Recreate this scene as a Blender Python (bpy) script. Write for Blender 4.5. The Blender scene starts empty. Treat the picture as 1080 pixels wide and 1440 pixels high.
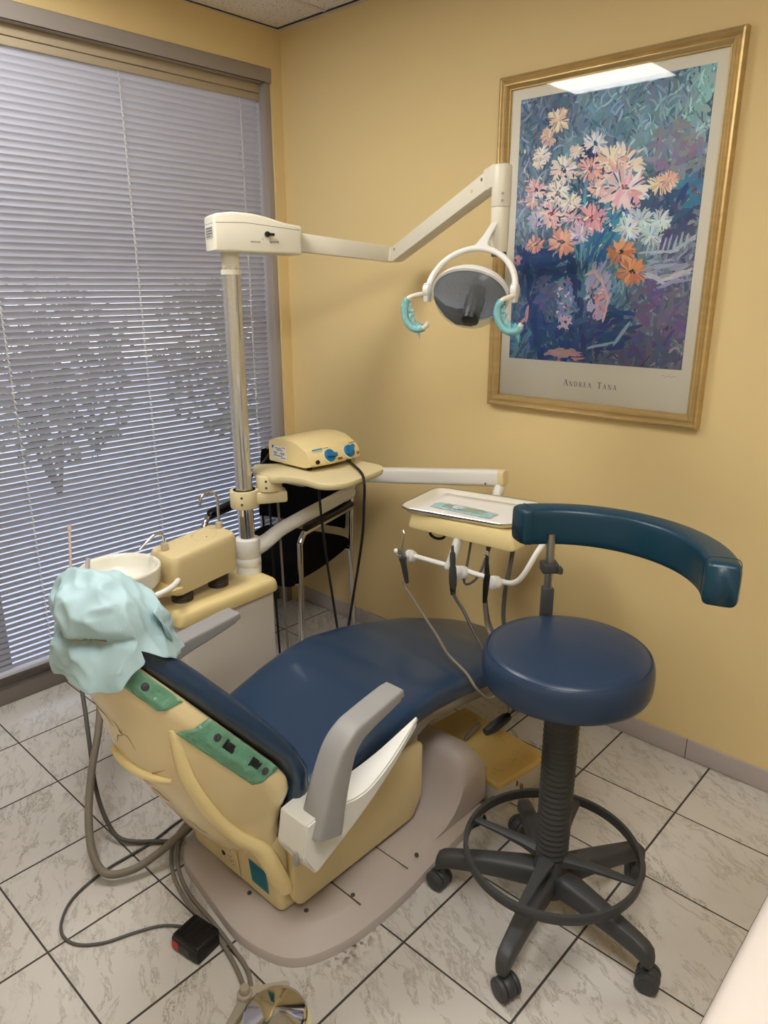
import bpy, bmesh, math, random
from mathutils import Vector, Matrix, noise

D = bpy.data
COL = bpy.context.scene.collection
SCN = bpy.context.scene
PI = math.pi
V = Vector
random.seed(7)

# ------------------------------------------------------------------ camera
CAM = D.objects.new('camera', D.cameras.new('camera'))
COL.objects.link(CAM)
CAM.data.sensor_fit = 'AUTO'
CAM.data.sensor_width = 36.0
CAM.data.lens = 1025.62 * 36.0 / 1440.0
CAM.data.clip_start = 0.02
CAM_R, CAM_U, CAM_F = V((0.736, 0.677, -0.002)), V((-0.200, 0.220, 0.955)), V((-0.647, 0.702, -0.297))
_yaw, _pit, _rol = 0.7444, -0.3013, -0.0020
_f = V((-math.sin(_yaw) * math.cos(_pit), math.cos(_yaw) * math.cos(_pit), math.sin(_pit)))
_r = V((math.cos(_yaw), math.sin(_yaw), 0))
_u = _r.cross(_f)
_R = _r * math.cos(_rol) + _u * math.sin(_rol)
_U = -_r * math.sin(_rol) + _u * math.cos(_rol)
CAM.matrix_world = Matrix(((_R.x, _U.x, -_f.x, 2.596), (_R.y, _U.y, -_f.y, -2.203), (_R.z, _U.z, -_f.z, 1.501), (0, 0, 0, 1)))
SCN.camera = CAM

# ------------------------------------------------------------------ exposure
SCN.view_settings.view_transform = 'Standard'
SCN.view_settings.look = 'None'
SCN.view_settings.gamma = 1.0
SCN.view_settings.use_curve_mapping = False
SCN.view_settings.exposure = 0.0
LAMP_STRENGTH = 17.0
SKY_STRENGTH = 2.8

# ------------------------------------------------------------------ world
W = D.worlds.new('overcast_sky')
SCN.world = W
W.use_nodes = True
nt = W.node_tree
nt.nodes.clear()
wo = nt.nodes.new('ShaderNodeOutputWorld')
wb = nt.nodes.new('ShaderNodeBackground')
wc = nt.nodes.new('ShaderNodeTexCoord')
ws = nt.nodes.new('ShaderNodeSeparateXYZ')
wr = nt.nodes.new('ShaderNodeValToRGB')
wr.color_ramp.elements[0].position = 0.0
wr.color_ramp.elements[0].color = (0.88, 0.91, 1.0, 1)
wr.color_ramp.elements[1].position = 0.7
wr.color_ramp.elements[1].color = (0.62, 0.74, 1.0, 1)
nt.links.new(wc.outputs['Generated'], ws.inputs[0])
nt.links.new(ws.outputs['Z'], wr.inputs[0])
nt.links.new(wr.outputs[0], wb.inputs['Color'])
wb.inputs['Strength'].default_value = SKY_STRENGTH
nt.links.new(wb.outputs[0], wo.inputs[0])


# ------------------------------------------------------------------ materials
def lin(r, g, b):
    def c(v):
        v /= 255.0
        return v / 12.92 if v <= 0.04045 else ((v + 0.055) / 1.055) ** 2.4
    return (c(r), c(g), c(b), 1.0)


def mat(name, rgb, rough=0.5, metal=0.0, spec=0.5, bump=0.0, bscale=60.0, var=0.0, vscale=4.0, coat=0.0,
        trans=0.0, alpha=1.0, emit=None, estr=0.0, ior=1.45, stretch=None, sheen=0.0):
    m = D.materials.new(name)
    m.use_nodes = True
    n = m.node_tree.nodes
    l = m.node_tree.links
    b = n['Principled BSDF']
    c = rgb if len(rgb) == 4 else lin(*rgb)
    b.inputs['Base Color'].default_value = c
    b.inputs['Roughness'].default_value = rough
    b.inputs['Metallic'].default_value = metal
    b.inputs['Specular IOR Level'].default_value = spec
    b.inputs['Coat Weight'].default_value = coat
    b.inputs['Coat Roughness'].default_value = 0.08
    b.inputs['Transmission Weight'].default_value = trans
    b.inputs['Alpha'].default_value = alpha
    b.inputs['IOR'].default_value = ior
    b.inputs['Sheen Weight'].default_value = sheen
    if emit:
        b.inputs['Emission Color'].default_value = emit if len(emit) == 4 else lin(*emit)
        b.inputs['Emission Strength'].default_value = estr
    tc = n.new('ShaderNodeTexCoord')
    src = tc.outputs['Object']
    if stretch:
        mp = n.new('ShaderNodeMapping')
        mp.inputs['Scale'].default_value = stretch
        l.new(src, mp.inputs[0])
        src = mp.outputs[0]
    if bump > 0:
        t = n.new('ShaderNodeTexNoise')
        t.inputs['Scale'].default_value = bscale
        t.inputs['Detail'].default_value = 4
        l.new(src, t.inputs['Vector'])
        bp = n.new('ShaderNodeBump')
        bp.inputs['Strength'].default_value = bump
        bp.inputs['Distance'].default_value = 0.01
        l.new(t.outputs['Fac'], bp.inputs['Height'])
        l.new(bp.outputs[0], b.inputs['Normal'])
    if var > 0:
        t = n.new('ShaderNodeTexNoise')
        t.inputs['Scale'].default_value = vscale
        t.inputs['Detail'].default_value = 5
        l.new(src, t.inputs['Vector'])
        mx = n.new('ShaderNodeMix')
        mx.data_type = 'RGBA'
        mx.inputs['A'].default_value = tuple(x * (1 - var) for x in c[:3]) + (1,)
        mx.inputs['B'].default_value = tuple(min(1, x * (1 + var)) for x in c[:3]) + (1,)
        l.new(t.outputs['Fac'], mx.inputs['Factor'])
        l.new(mx.outputs['Result'], b.inputs['Base Color'])
    return m


def clear_film(name, rgb, opac, rough=0.12, bump=0.6, bscale=25, tint=None):
    """thin plastic film: part see-through, part glossy tinted sheet"""
    m = D.materials.new(name)
    m.use_nodes = True
    n = m.node_tree.nodes
    l = m.node_tree.links
    b = n['Principled BSDF']
    out = n['Material Output']
    b.inputs['Base Color'].default_value = lin(*rgb)
    b.inputs['Roughness'].default_value = rough
    t = n.new('ShaderNodeTexNoise')
    t.inputs['Scale'].default_value = bscale
    t.inputs['Detail'].default_value = 3
    tc = n.new('ShaderNodeTexCoord')
    l.new(tc.outputs['Object'], t.inputs['Vector'])
    bp = n.new('ShaderNodeBump')
    bp.inputs['Strength'].default_value = bump
    bp.inputs['Distance'].default_value = 0.02
    l.new(t.outputs['Fac'], bp.inputs['Height'])
    l.new(bp.outputs[0], b.inputs['Normal'])
    tr = n.new('ShaderNodeBsdfTransparent')
    tr.inputs[0].default_value = lin(*(tint or (255, 255, 255)))
    mx = n.new('ShaderNodeMixShader')
    mx.inputs[0].default_value = opac
    l.new(tr.outputs[0], mx.inputs[1])
    l.new(b.outputs[0], mx.inputs[2])
    l.new(mx.outputs[0], out.inputs[0])
    return m


def pane_glass(name, gloss=0.06):
    m = D.materials.new(name)
    m.use_nodes = True
    n = m.node_tree.nodes
    l = m.node_tree.links
    out = n['Material Output']
    n.remove(n['Principled BSDF'])
    tr = n.new('ShaderNodeBsdfTransparent')
    gl = n.new('ShaderNodeBsdfGlossy')
    gl.inputs['Roughness'].default_value = 0.02
    fr = n.new('ShaderNodeFresnel')
    fr.inputs[0].default_value = 1.45
    mx = n.new('ShaderNodeMixShader')
    l.new(fr.outputs[0], mx.inputs[0])
    l.new(tr.outputs[0], mx.inputs[1])
    l.new(gl.outputs[0], mx.inputs[2])
    l.new(mx.outputs[0], out.inputs[0])
    return m


# ------------------------------------------------------------------ mesh helpers
def new():
    return bmesh.new()


def merge(bm, tmp, M=None):
    if M is not None:
        bmesh.ops.transform(tmp, matrix=M, verts=tmp.verts)
    me = D.meshes.new('tmp')
    tmp.to_mesh(me)
    tmp.free()
    bm.from_mesh(me)
    D.meshes.remove(me)
    return bm


def bevel_all(t, w, seg=2, ang=25):
    es = [e for e in t.edges if len(e.link_faces) == 2 and e.calc_face_angle(0) > math.radians(ang)]
    if es and w > 0:
        bmesh.ops.bevel(t, geom=es, offset=w, segments=seg, profile=0.5, affect='EDGES', clamp_overlap=True)


def box(bm, lo, hi, bev=0.0, seg=2, M=None):
    t = new()
    vs = [t.verts.new((x, y, z)) for x in (lo[0], hi[0]) for y in (lo[1], hi[1]) for z in (lo[2], hi[2])]
    for q in ((0, 1, 3, 2), (4, 6, 7, 5), (0, 4, 5, 1), (2, 3, 7, 6), (0, 2, 6, 4), (1, 5, 7, 3)):
        t.faces.new([vs[i] for i in q])
    bmesh.ops.recalc_face_normals(t, faces=t.faces)
    bevel_all(t, bev, seg)
    return merge(bm, t, M)


def frame(o, x, y=None, z=None):
    """4x4 with origin o and axes x,y,z"""
    x = V(x).normalized()
    if z is None:
        z = x.cross(V(y)).normalized()
        y = z.cross(x)
    else:
        z = V(z).normalized()
        y = z.cross(x).normalized()
        x = y.cross(z)
    return Matrix(((x.x, y.x, z.x, o[0]), (x.y, y.y, z.y, o[1]), (x.z, y.z, z.z, o[2]), (0, 0, 0, 1)))


def rotz(a, o=(0, 0, 0)):
    return Matrix.Translation(o) @ Matrix.Rotation(a, 4, 'Z')


def roundpoly(pts, r, n=5):
    out = []
    k = len(pts)
    for i in range(k):
        p0, p1, p2 = V(pts[i - 1]).to_2d(), V(pts[i]).to_2d(), V(pts[(i + 1) % k]).to_2d()
        rr = r[i] if isinstance(r, (list, tuple)) else r
        a, b = (p0 - p1), (p2 - p1)
        d = min(rr, a.length * 0.48, b.length * 0.48)
        if d < 1e-5:
            out.append(tuple(p1))
            continue
        s, e = p1 + a.normalized() * d, p1 + b.normalized() * d
        for j in range(n + 1):
            t = j / n
            q = s * (1 - t) ** 2 + p1 * 2 * t * (1 - t) + e * t * t
            out.append(tuple(q))
    return out


def prism(bm, pts, z0, z1, bev=0.0, seg=2, M=None):
    t = new()
    a = [t.verts.new((p[0], p[1], z0)) for p in pts]
    b = [t.verts.new((p[0], p[1], z1)) for p in pts]
    t.faces.new(a[::-1])
    t.faces.new(b)
    k = len(pts)
    for i in range(k):
        t.faces.new((a[i], a[(i + 1) % k], b[(i + 1) % k], b[i]))
    bmesh.ops.recalc_face_normals(t, faces=t.faces)
    if bev > 0:
        es = [e for e in t.edges if abs(e.verts[0].co.z - e.verts[1].co.z) < 1e-6]
        if len(pts) <= 8:
            es = list(t.edges)
        bmesh.ops.bevel(t, geom=es, offset=bev, segments=seg, profile=0.5, affect='EDGES', clamp_overlap=True)
    return merge(bm, t, M)


def yz_prism(bm, pts, x0, x1, bev=0.0, seg=2):
    """profile in (y,z), extruded along x"""
    M = Matrix(((0, 0, 1, 0), (1, 0, 0, 0), (0, 1, 0, 0), (0, 0, 0, 1)))
    return prism(bm, pts, x0, x1, bev, seg, M)


def loft(bm, rings, cap=True, closed=True):
    rows = [[bm.verts.new(p) for p in r] for r in rings]
    fs = []
    n = len(rows[0])
    for a, b in zip(rows, rows[1:]):
        for i in range(n if closed else n - 1):
            j = (i + 1) % n
            fs.append(bm.faces.new((a[i], a[j], b[j], b[i])))
    if cap and closed:
        fs.append(bm.faces.new(rows[0][::-1]))
        fs.append(bm.faces.new(rows[-1]))
    bmesh.ops.recalc_face_normals(bm, faces=fs)
    return bm


def catmull(pts, k):
    pts = [V(p) for p in pts]
    if k <= 1 or len(pts) < 3:
        return pts
    out = []
    n = len(pts)
    for i in range(n - 1):
        p0 = pts[i - 1] if i > 0 else pts[0] * 2 - pts[1]
        p1, p2 = pts[i], pts[i + 1]
        p3 = pts[i + 2] if i + 2 < n else pts[-1] * 2 - pts[-2]
        for j in range(k):
            t = j / k
            out.append(0.5 * ((2 * p1) + (p2 - p0) * t + (2 * p0 - 5 * p1 + 4 * p2 - p3) * t * t + (3 * p1 - p0 - 3 * p2 + p3) * t ** 3))
    out.append(pts[-1])
    return out


def sweep(bm, pts, prof, smooth=1, up=None, scale=None, cap=True):
    """sweep closed 2D profile [(a,b)] along the path; a = side axis, b = up axis"""
    P = catmull(pts, smooth)
    n = len(P)
    T = []
    for i in range(n):
        t = (P[min(i + 1, n - 1)] - P[max(i - 1, 0)])
        T.append(t.normalized())
    if up is None:
        u = V((0, 0, 1)) if abs(T[0].z) < 0.9 else V((1, 0, 0))
    else:
        u = V(up)
    rings = []
    for i in range(n):
        s = T[i].cross(u)
        if s.length < 1e-6:
            s = T[i].orthogonal()
        s.normalize()
        nu = s.cross(T[i]).normalized()
        if up is None:
            u = nu
        f = 1.0
        if scale:
            x = i / (n - 1) * (len(scale) - 1)
            j = min(int(x), len(scale) - 2)
            f = scale[j] + (scale[j + 1] - scale[j]) * (x - j)
        rings.append([P[i] + s * a * f + nu * b * f for a, b in prof])
    return loft(bm, rings, cap)


def circ(r, n=12):
    return [(r * math.cos(2 * PI * i / n), r * math.sin(2 * PI * i / n)) for i in range(n)]


def tube(bm, pts, r, smooth=1, n=12, scale=None):
    return sweep(bm, pts, circ(r, n), smooth, None, scale)


def lathe(bm, prof, o=(0, 0, 0), n=40, M=None):
    t = new()
    rings = []
    for r, z in prof:
        rings.append([(r * math.cos(2 * PI * i / n), r * math.sin(2 * PI * i / n), z) for i in range(n)])
    loft(t, rings, True)
    return merge(bm, t, (M if M is not None else Matrix.Translation(o)))


def cyl(bm, a, b, r, n=24, bev=0.0):
    a, b = V(a), V(b)
    z = (b - a)
    L = z.length
    x = z.orthogonal()
    M = frame(a, x, z=z)
    if bev > 0:
        pr = [(r - bev, 0), (r - bev * 0.3, bev * 0.3), (r, bev), (r, L - bev), (r - bev * 0.3, L - bev * 0.3), (r - bev, L)]
    else:
        pr = [(r, 0), (r, L)]
    return lathe(bm, pr, n=n, M=M)


def ball(bm, c, r, n=20, M=None):
    t = new()
    bmesh.ops.create_uvsphere(t, u_segments=n, v_segments=max(8, n // 2), radius=1.0)
    rr = (r, r, r) if not isinstance(r, (tuple, list)) else r
    S = Matrix.Diagonal((rr[0], rr[1], rr[2], 1))
    return merge(bm, t, Matrix.Translation(c) @ (M if M is not None else Matrix.Identity(4)) @ S)


def quad(bm, a, b, c, d):
    bm.faces.new([bm.verts.new(p) for p in (a, b, c, d)])


# ------------------------------------------------------------------ object helpers
def finish(name, bm, m, parent, off, sharp=35):
    bmesh.ops.remove_doubles(bm, verts=bm.verts, dist=1e-6)
    if off.length > 0:
        bmesh.ops.translate(bm, vec=-off, verts=bm.verts)
    for f in bm.faces:
        f.smooth = True
    a = math.radians(sharp)
    for e in bm.edges:
        if len(e.link_faces) == 2 and e.calc_face_angle(0) > a:
            e.smooth = False
    me = D.meshes.new(name)
    bm.to_mesh(me)
    bm.free()
    if m is not None:
        for x in (m if isinstance(m, (list, tuple)) else [m]):
            me.materials.append(x)
    o = D.objects.new(name, me)
    COL.objects.link(o)
    if parent is not None:
        o.parent = parent
    return o


def root_loc(o):
    while o.parent is not None:
        o = o.parent
    return o.location.copy()


def thing(name, label, cat, loc, group=None):
    o = D.objects.new(name, None)
    o.empty_display_size = 0.05
    COL.objects.link(o)
    o.location = loc
    o['label'] = label
    o['category'] = cat
    if group:
        o['group'] = group
    return o


def part(name, bm, m, parent, label=None, sharp=35):
    """mesh given in world coordinates, parented under a thing (or one of its parts)"""
    o = finish(name, bm, m, parent, root_loc(parent), sharp)
    if label:
        o['label'] = label
    return o


def solo(name, bm, m, label, cat, group=None, sharp=35, loc=None):
    """a thing that is one mesh; its origin goes to loc"""
    off = V(loc) if loc else V((0, 0, 0))
    o = finish(name, bm, m, None, off, sharp)
    o.location = off
    o['label'] = label
    o['category'] = cat
    if group:
        o['group'] = group
    return o


def struct(name, bm, m, parent=None, sharp=35):
    o = finish(name, bm, m, parent, V((0, 0, 0)), sharp)
    if parent is None:
        o['kind'] = 'structure'
    return o


def text(name, s, size, M, m, parent, align='CENTER'):
    cu = D.curves.new(name, 'FONT')
    cu.body = s
    cu.size = size
    cu.align_x = align
    cu.align_y = 'CENTER'
    cu.extrude = 0.0001
    o = D.objects.new('tmp_text', cu)
    COL.objects.link(o)
    dg = bpy.context.evaluated_depsgraph_get()
    me = D.meshes.new_from_object(o.evaluated_get(dg))
    D.objects.remove(o)
    D.curves.remove(cu)
    bm = new()
    bm.from_mesh(me)
    D.meshes.remove(me)
    bmesh.ops.transform(bm, matrix=M, verts=bm.verts)
    return part(name, bm, m, parent)


def S(t):
    return t * t * (3 - 2 * t)


def interp(x, tab):
    """piecewise smooth table lookup [(x, v...)]"""
    if x <= tab[0][0]:
        return tab[0][1:] if len(tab[0]) > 2 else tab[0][1]
    for a, b in zip(tab, tab[1:]):
        if x <= b[0]:
            t = (x - a[0]) / (b[0] - a[0])
            r = [p + (q - p) * t for p, q in zip(a[1:], b[1:])]
            return r if len(r) > 1 else r[0]
    return tab[-1][1:] if len(tab[-1]) > 2 else tab[-1][1]


# ------------------------------------------------------------------ shared materials
M_blue = mat('blue_vinyl', (24, 52, 80), 0.30, coat=0.25, bump=0.05, bscale=180, var=0.12, vscale=5)
M_stoolblue = mat('stool_vinyl', (36, 54, 78), 0.34, bump=0.04, bscale=200, var=0.08)
M_teal = mat('stool_back_vinyl', (16, 56, 74), 0.34, bump=0.04, bscale=200, var=0.08)
M_cream = mat('cream_plastic', (220, 201, 152), 0.38, var=0.06, vscale=3)
M_creamlt = mat('pale_cream_plastic', (222, 208, 164), 0.38, var=0.04, vscale=3)
M_yel = mat('yellowed_cream_plastic', (232, 211, 152), 0.36, var=0.05, vscale=4)
M_ivory = mat('ivory_plastic', (226, 220, 200), 0.35, var=0.03, vscale=3)
M_white = mat('white_plastic', (228, 226, 220), 0.32, var=0.02)
M_whitep = mat('white_paint_metal', (224, 222, 214), 0.35, var=0.03)
M_bowl = mat('white_ceramic', (236, 234, 220), 0.16, coat=0.3)
M_grey = mat('grey_plastic', (150, 148, 146), 0.42, bump=0.02, bscale=300)
M_base = mat('pinkish_grey_plastic', (182, 171, 164), 0.45, var=0.05, vscale=6)
M_dkgrey = mat('dark_grey_nylon', (60, 61, 62), 0.48, bump=0.05, bscale=250)
M_black = mat('black_plastic', (14, 14, 14), 0.4)
M_blackrub = mat('black_rubber', (16, 16, 16), 0.55)
M_hose = mat('grey_hose', (120, 112, 100), 0.5)
M_hosedk = mat('dark_grey_hose', (78, 76, 72), 0.5)
M_chrome = mat('chrome', (225, 225, 225), 0.08, metal=1.0)
M_steel = mat('brushed_steel', (170, 168, 162), 0.28, metal=1.0)
M_blackfab = mat('black_fabric', (10, 10, 11), 0.95, spec=0.1, bump=0.2, bscale=500)
M_aluminum = mat('grey_painted_metal', (188, 180, 176), 0.35, var=0.03)
M_bellow = mat('rubber_bellows', (62, 55, 48), 0.6)
M_label = mat('label_grey', (178, 176, 168), 0.6)
M_ink = mat('ink', (40, 38, 38), 0.7)

# ================================================================== ROOM
RX, RY, RZ = 3.7, -3.5, 2.4808          # room: x 0..RX, y RY..0
TX0, TY0, TSX, TSY = 0.507, 0.007, 0.300, 0.2945


def floor_material():
    m = D.materials.new('marble_floor_tile')
    m.use_nodes = True
    n = m.node_tree.nodes
    l = m.node_tree.links
    b = n['Principled BSDF']

    def math_(op, a, c=None, clamp=False):
        k = n.new('ShaderNodeMath')
        k.operation = op
        k.use_clamp = clamp
        for i, v in enumerate((a, c)):
            if v is None:
                continue
            if isinstance(v, (int, float)):
                k.inputs[i].default_value = v
            else:
                l.new(v, k.inputs[i])
        return k.outputs[0]

    def ramp(src, p0, p1):
        k = n.new('ShaderNodeMapRange')
        k.interpolation_type = 'SMOOTHSTEP'
        k.inputs['From Min'].default_value = p0
        k.inputs['From Max'].default_value = p1
        l.new(src, k.inputs['Value'])
        return k.outputs['Result']

    tc = n.new('ShaderNodeTexCoord')
    sx = n.new('ShaderNodeSeparateXYZ')
    l.new(tc.outputs['Object'], sx.inputs[0])
    u = math_('DIVIDE', math_('SUBTRACT', sx.outputs[0], TX0), TSX)
    v = math_('DIVIDE', math_('SUBTRACT', sx.outputs[1], TY0), TSY)
    fu, fv = math_('FRACT', u), math_('FRACT', v)
    fu = math_('ABSOLUTE', math_('SUBTRACT', fu, 0.5))
    fv = math_('ABSOLUTE', math_('SUBTRACT', fv, 0.5))
    gu = ramp(fu, 0.5 - 0.0115, 0.5 - 0.008)
    gv = ramp(fv, 0.5 - 0.0095, 0.5 - 0.006)
    grout = math_('MAXIMUM', gu, gv)
    cell = n.new('ShaderNodeCombineXYZ')
    l.new(math_('FLOOR', u), cell.inputs[0])
    l.new(math_('FLOOR', v), cell.inputs[1])
    wn = n.new('ShaderNodeTexWhiteNoise')
    l.new(cell.outputs[0], wn.inputs['Vector'])
    va = n.new('ShaderNodeVectorMath')
    va.operation = 'MULTIPLY_ADD'
    va.inputs[1].default_value = (7, 7, 7)
    l.new(wn.outputs['Color'], va.inputs[0])
    l.new(tc.outputs['Object'], va.inputs[2])
    # domain warp
    nz = n.new('ShaderNodeTexNoise')
    nz.inputs['Scale'].default_value = 7
    nz.inputs['Detail'].default_value = 4
    l.new(va.outputs[0], nz.inputs['Vector'])
    wp = n.new('ShaderNodeVectorMath')
    wp.operation = 'MULTIPLY_ADD'
    wp.inputs[1].default_value = (0.10, 0.10, 0.0)
    l.new(nz.outputs['Color'], wp.inputs[0])
    l.new(va.outputs[0], wp.inputs[2])

    def vein(ang, sc, detail, w0, w1):
        mp = n.new('ShaderNodeMapping')
        mp.vector_type = 'TEXTURE'
        mp.inputs['Rotation'].default_value = (0, 0, math.radians(ang))
        mp.inputs['Scale'].default_value = (1 / sc[0], 1 / sc[1], 1)
        l.new(wp.outputs[0], mp.inputs[0])
        t = n.new('ShaderNodeTexNoise')
        t.inputs['Scale'].default_value = 1
        t.inputs['Detail'].default_value = detail
        t.inputs['Roughness'].default_value = 0.68
        l.new(mp.outputs[0], t.inputs['Vector'])
        r = math_('ABSOLUTE', math_('SUBTRACT', t.outputs['Fac'], 0.5))
        return math_('SUBTRACT', 1.0, ramp(r, w0, w1)), t

    v1, _ = vein(-33, (2.4, 8.5), 8, 0.0, 0.030)
    v2, _ = vein(-22, (4.0, 15), 8, 0.0, 0.028)
    pn = n.new('ShaderNodeTexNoise')
    pn.inputs['Scale'].default_value = 6
    pn.inputs['Detail'].default_value = 3
    l.new(wp.outputs[0], pn.inputs['Vector'])
    patch = ramp(pn.outputs['Fac'], 0.46, 0.60)
    patch2 = ramp(pn.outputs['Fac'], 0.62, 0.44)
    gn = n.new('ShaderNodeTexNoise')
    gn.inputs['Scale'].default_value = 300
    l.new(va.outputs[0], gn.inputs['Vector'])
    grain = ramp(gn.outputs['Fac'], 0.3, 0.65)
    a1 = math_('MULTIPLY', math_('MULTIPLY', v1, patch), grain)
    a2 = math_('MULTIPLY', math_('MULTIPLY', v2, patch2), 0.55)
    amt = math_('MAXIMUM', a1, a2, True)
    bn = n.new('ShaderNodeTexNoise')
    bn.inputs['Scale'].default_value = 5
    bn.inputs['Detail'].default_value = 5
    l.new(va.outputs[0], bn.inputs['Vector'])

    def mix(f, A, B):
        k = n.new('ShaderNodeMix')
        k.data_type = 'RGBA'
        for i, s in (('Factor', f), ('A', A), ('B', B)):
            if isinstance(s, tuple):
                k.inputs[i].default_value = s
            elif isinstance(s, float):
                k.inputs[i].default_value = s
            else:
                l.new(s, k.inputs[i])
        return k.outputs['Result']
    basec = mix(bn.outputs['Fac'], lin(190, 184, 177), lin(204, 200, 192))
    c = mix(math_('MULTIPLY', amt, 0.95), basec, lin(132, 123, 108))
    # rusty dirt where the chair base meets the tiles
    dd = n.new('ShaderNodeVectorMath')
    dd.operation = 'DISTANCE'
    mp = n.new('ShaderNodeMapping')
    mp.inputs['Location'].default_value = (-1.625, 1.265, 0)
    mp.inputs['Scale'].default_value = (1.0, 0.45, 1)
    mp.vector_type = 'POINT'
    mpl = n.new('ShaderNodeVectorMath')
    mpl.operation = 'ADD'
    mpl.inputs[1].default_value = (-1.625, 1.265, 0)
    l.new(tc.outputs['Object'], mpl.inputs[0])
    mps = n.new('ShaderNodeVectorMath')
    mps.operation = 'MULTIPLY'
    mps.inputs[1].default_value = (1.0, 0.42, 1)
    l.new(mpl.outputs[0], mps.inputs[0])
    ln = n.new('ShaderNodeVectorMath')
    ln.operation = 'LENGTH'
    l.new(mps.outputs[0], ln.inputs[0])
    dn = n.new('ShaderNodeTexNoise')
    dn.inputs['Scale'].default_value = 55
    dn.inputs['Detail'].default_value = 6
    l.new(tc.outputs['Object'], dn.inputs['Vector'])
    near = math_('SUBTRACT', 1.0, ramp(ln.outputs['Value'], 0.0, 0.050))
    dirt = math_('MULTIPLY', near, ramp(dn.outputs['Fac'], 0.46, 0.58))
    c = mix(dirt, c, lin(78, 48, 22))
    c = mix(grout, c, lin(62, 56, 50))
    l.new(c, b.inputs['Base Color'])
    rr = n.new('ShaderNodeMapRange')
    rr.inputs['To Min'].default_value = 0.30
    rr.inputs['To Max'].default_value = 0.85
    l.new(grout, rr.inputs['Value'])
    l.new(rr.outputs['Result'], b.inputs['Roughness'])
    bp = n.new('ShaderNodeBump')
    bp.inputs['Strength'].default_value = 0.5
    bp.inputs['Distance'].default_value = 0.002
    bp.invert = True
    l.new(grout, bp.inputs['Height'])
    l.new(bp.outputs[0], b.inputs['Normal'])
    return m


def ceiling_material():
    m = mat('acoustic_tile', (216, 208, 196), 0.9, spec=0.1)
    n = m.node_tree.nodes
    l = m.node_tree.links
    b = n['Principled BSDF']
    tc = n.new('ShaderNodeTexCoord')
    vo = n.new('ShaderNodeTexVoronoi')
    vo.inputs['Scale'].default_value = 95
    l.new(tc.outputs['Object'], vo.inputs['Vector'])
    sm = n.new('ShaderNodeMapRange')
    sm.inputs['From Min'].default_value = 0.20
    sm.inputs['From Max'].default_value = 0.30
    l.new(vo.outputs['Distance'], sm.inputs['Value'])
    wn = n.new('ShaderNodeTexWhiteNoise')
    l.new(vo.outputs['Color'], wn.inputs['Vector'])
    th = n.new('ShaderNodeMath')
    th.operation = 'GREATER_THAN'
    th.inputs[1].default_value = 0.55
    l.new(wn.outputs['Value'], th.inputs[0])
    mx = n.new('ShaderNodeMath')
    mx.operation = 'MAXIMUM'
    l.new(sm.outputs['Result'], mx.inputs[0])
    l.new(th.outputs[0], mx.inputs[1])
    c = n.new('ShaderNodeMix')
    c.data_type = 'RGBA'
    c.inputs['A'].default_value = lin(140, 128, 116)
    c.inputs['B'].default_value = lin(220, 212, 200)
    l.new(mx.outputs[0], c.inputs['Factor'])
    l.new(c.outputs['Result'], b.inputs['Base Color'])
    return m


M_wall = mat('yellow_wall_paint', (224, 200, 146), 0.5, spec=0.3, bump=0.06, bscale=140, var=0.03, vscale=1.5)
M_wallfar = mat('cream_wall_paint', (226, 214, 186), 0.6, bump=0.05, bscale=140)
M_tilebase = mat('grey_ceramic_skirting', (176, 166, 160), 0.35, var=0.05, vscale=8)
M_grout = mat('grout', (70, 62, 54), 0.9)

bm = new()
box(bm, (-0.08, RY, -0.12), (RX, 0.0, 0.0))
struct('floor', bm, floor_material())
bm = new()
box(bm, (-0.2, 0.0, -0.12), (RX + 0.1, 0.1, RZ + 0.12))
struct('wall_back', bm, M_wall)
WT, WR, WL, WB = 2.336, -0.052, -2.62, 0.0      # window opening in wall x=0
bm = new()
box(bm, (-0.16, WL, WT), (0.0, 0.0, RZ + 0.12))           # lintel
box(bm, (-0.16, WR, -0.12), (0.0, 0.0, WT))               # strip beside the corner
box(bm, (-0.16, RY, -0.12), (0.0, WL, RZ + 0.12))         # far side of the window
struct('wall_left', bm, M_wall)
bm = new()
box(bm, (RX, RY, -0.12), (RX + 0.1, 0.0, RZ + 0.12))
struct('wall_right', bm, M_wallfar)
bm = new()
box(bm, (-0.16, RY - 0.1, -0.12), (RX + 0.1, RY, RZ + 0.12))
struct('wall_front', bm, M_wallfar)
bm = new()
box(bm, (0.0, RY, RZ), (RX, 0.0, RZ + 0.05))
struct('ceiling', bm, ceiling_material())
# ceiling grid and perimeter angle
M_tbar = mat('ceiling_grid_metal', (200, 190, 178), 0.45)
M_gap = mat('shadow_gap_paint', (52, 46, 42), 0.8)
bm = new()
box(bm, (0.0, -0.022, RZ - 0.004), (RX, 0.0, RZ - 0.0005))
box(bm, (0.0, RY, RZ - 0.004), (0.016, -0.022, RZ - 0.0005))
for gx in (0.300, 0.910, 1.520, 2.130, 2.740, 3.350):
    box(bm, (gx - 0.010, RY, RZ - 0.003), (gx + 0.010, -0.022, RZ - 0.0004))
for gy in (-1.23, -2.45):
    box(bm, (0.016, gy - 0.010, RZ - 0.0032), (RX, gy + 0.010, RZ - 0.0005))
struct('trim_1', bm, M_tbar)
bm = new()
box(bm, (0.0, -0.030, RZ - 0.0036), (RX, -0.022, RZ - 0.0002))
box(bm, (0.016, RY, RZ - 0.0036), (0.020, -0.03, RZ - 0.0002))
struct('trim_2', bm, M_gap)
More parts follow.
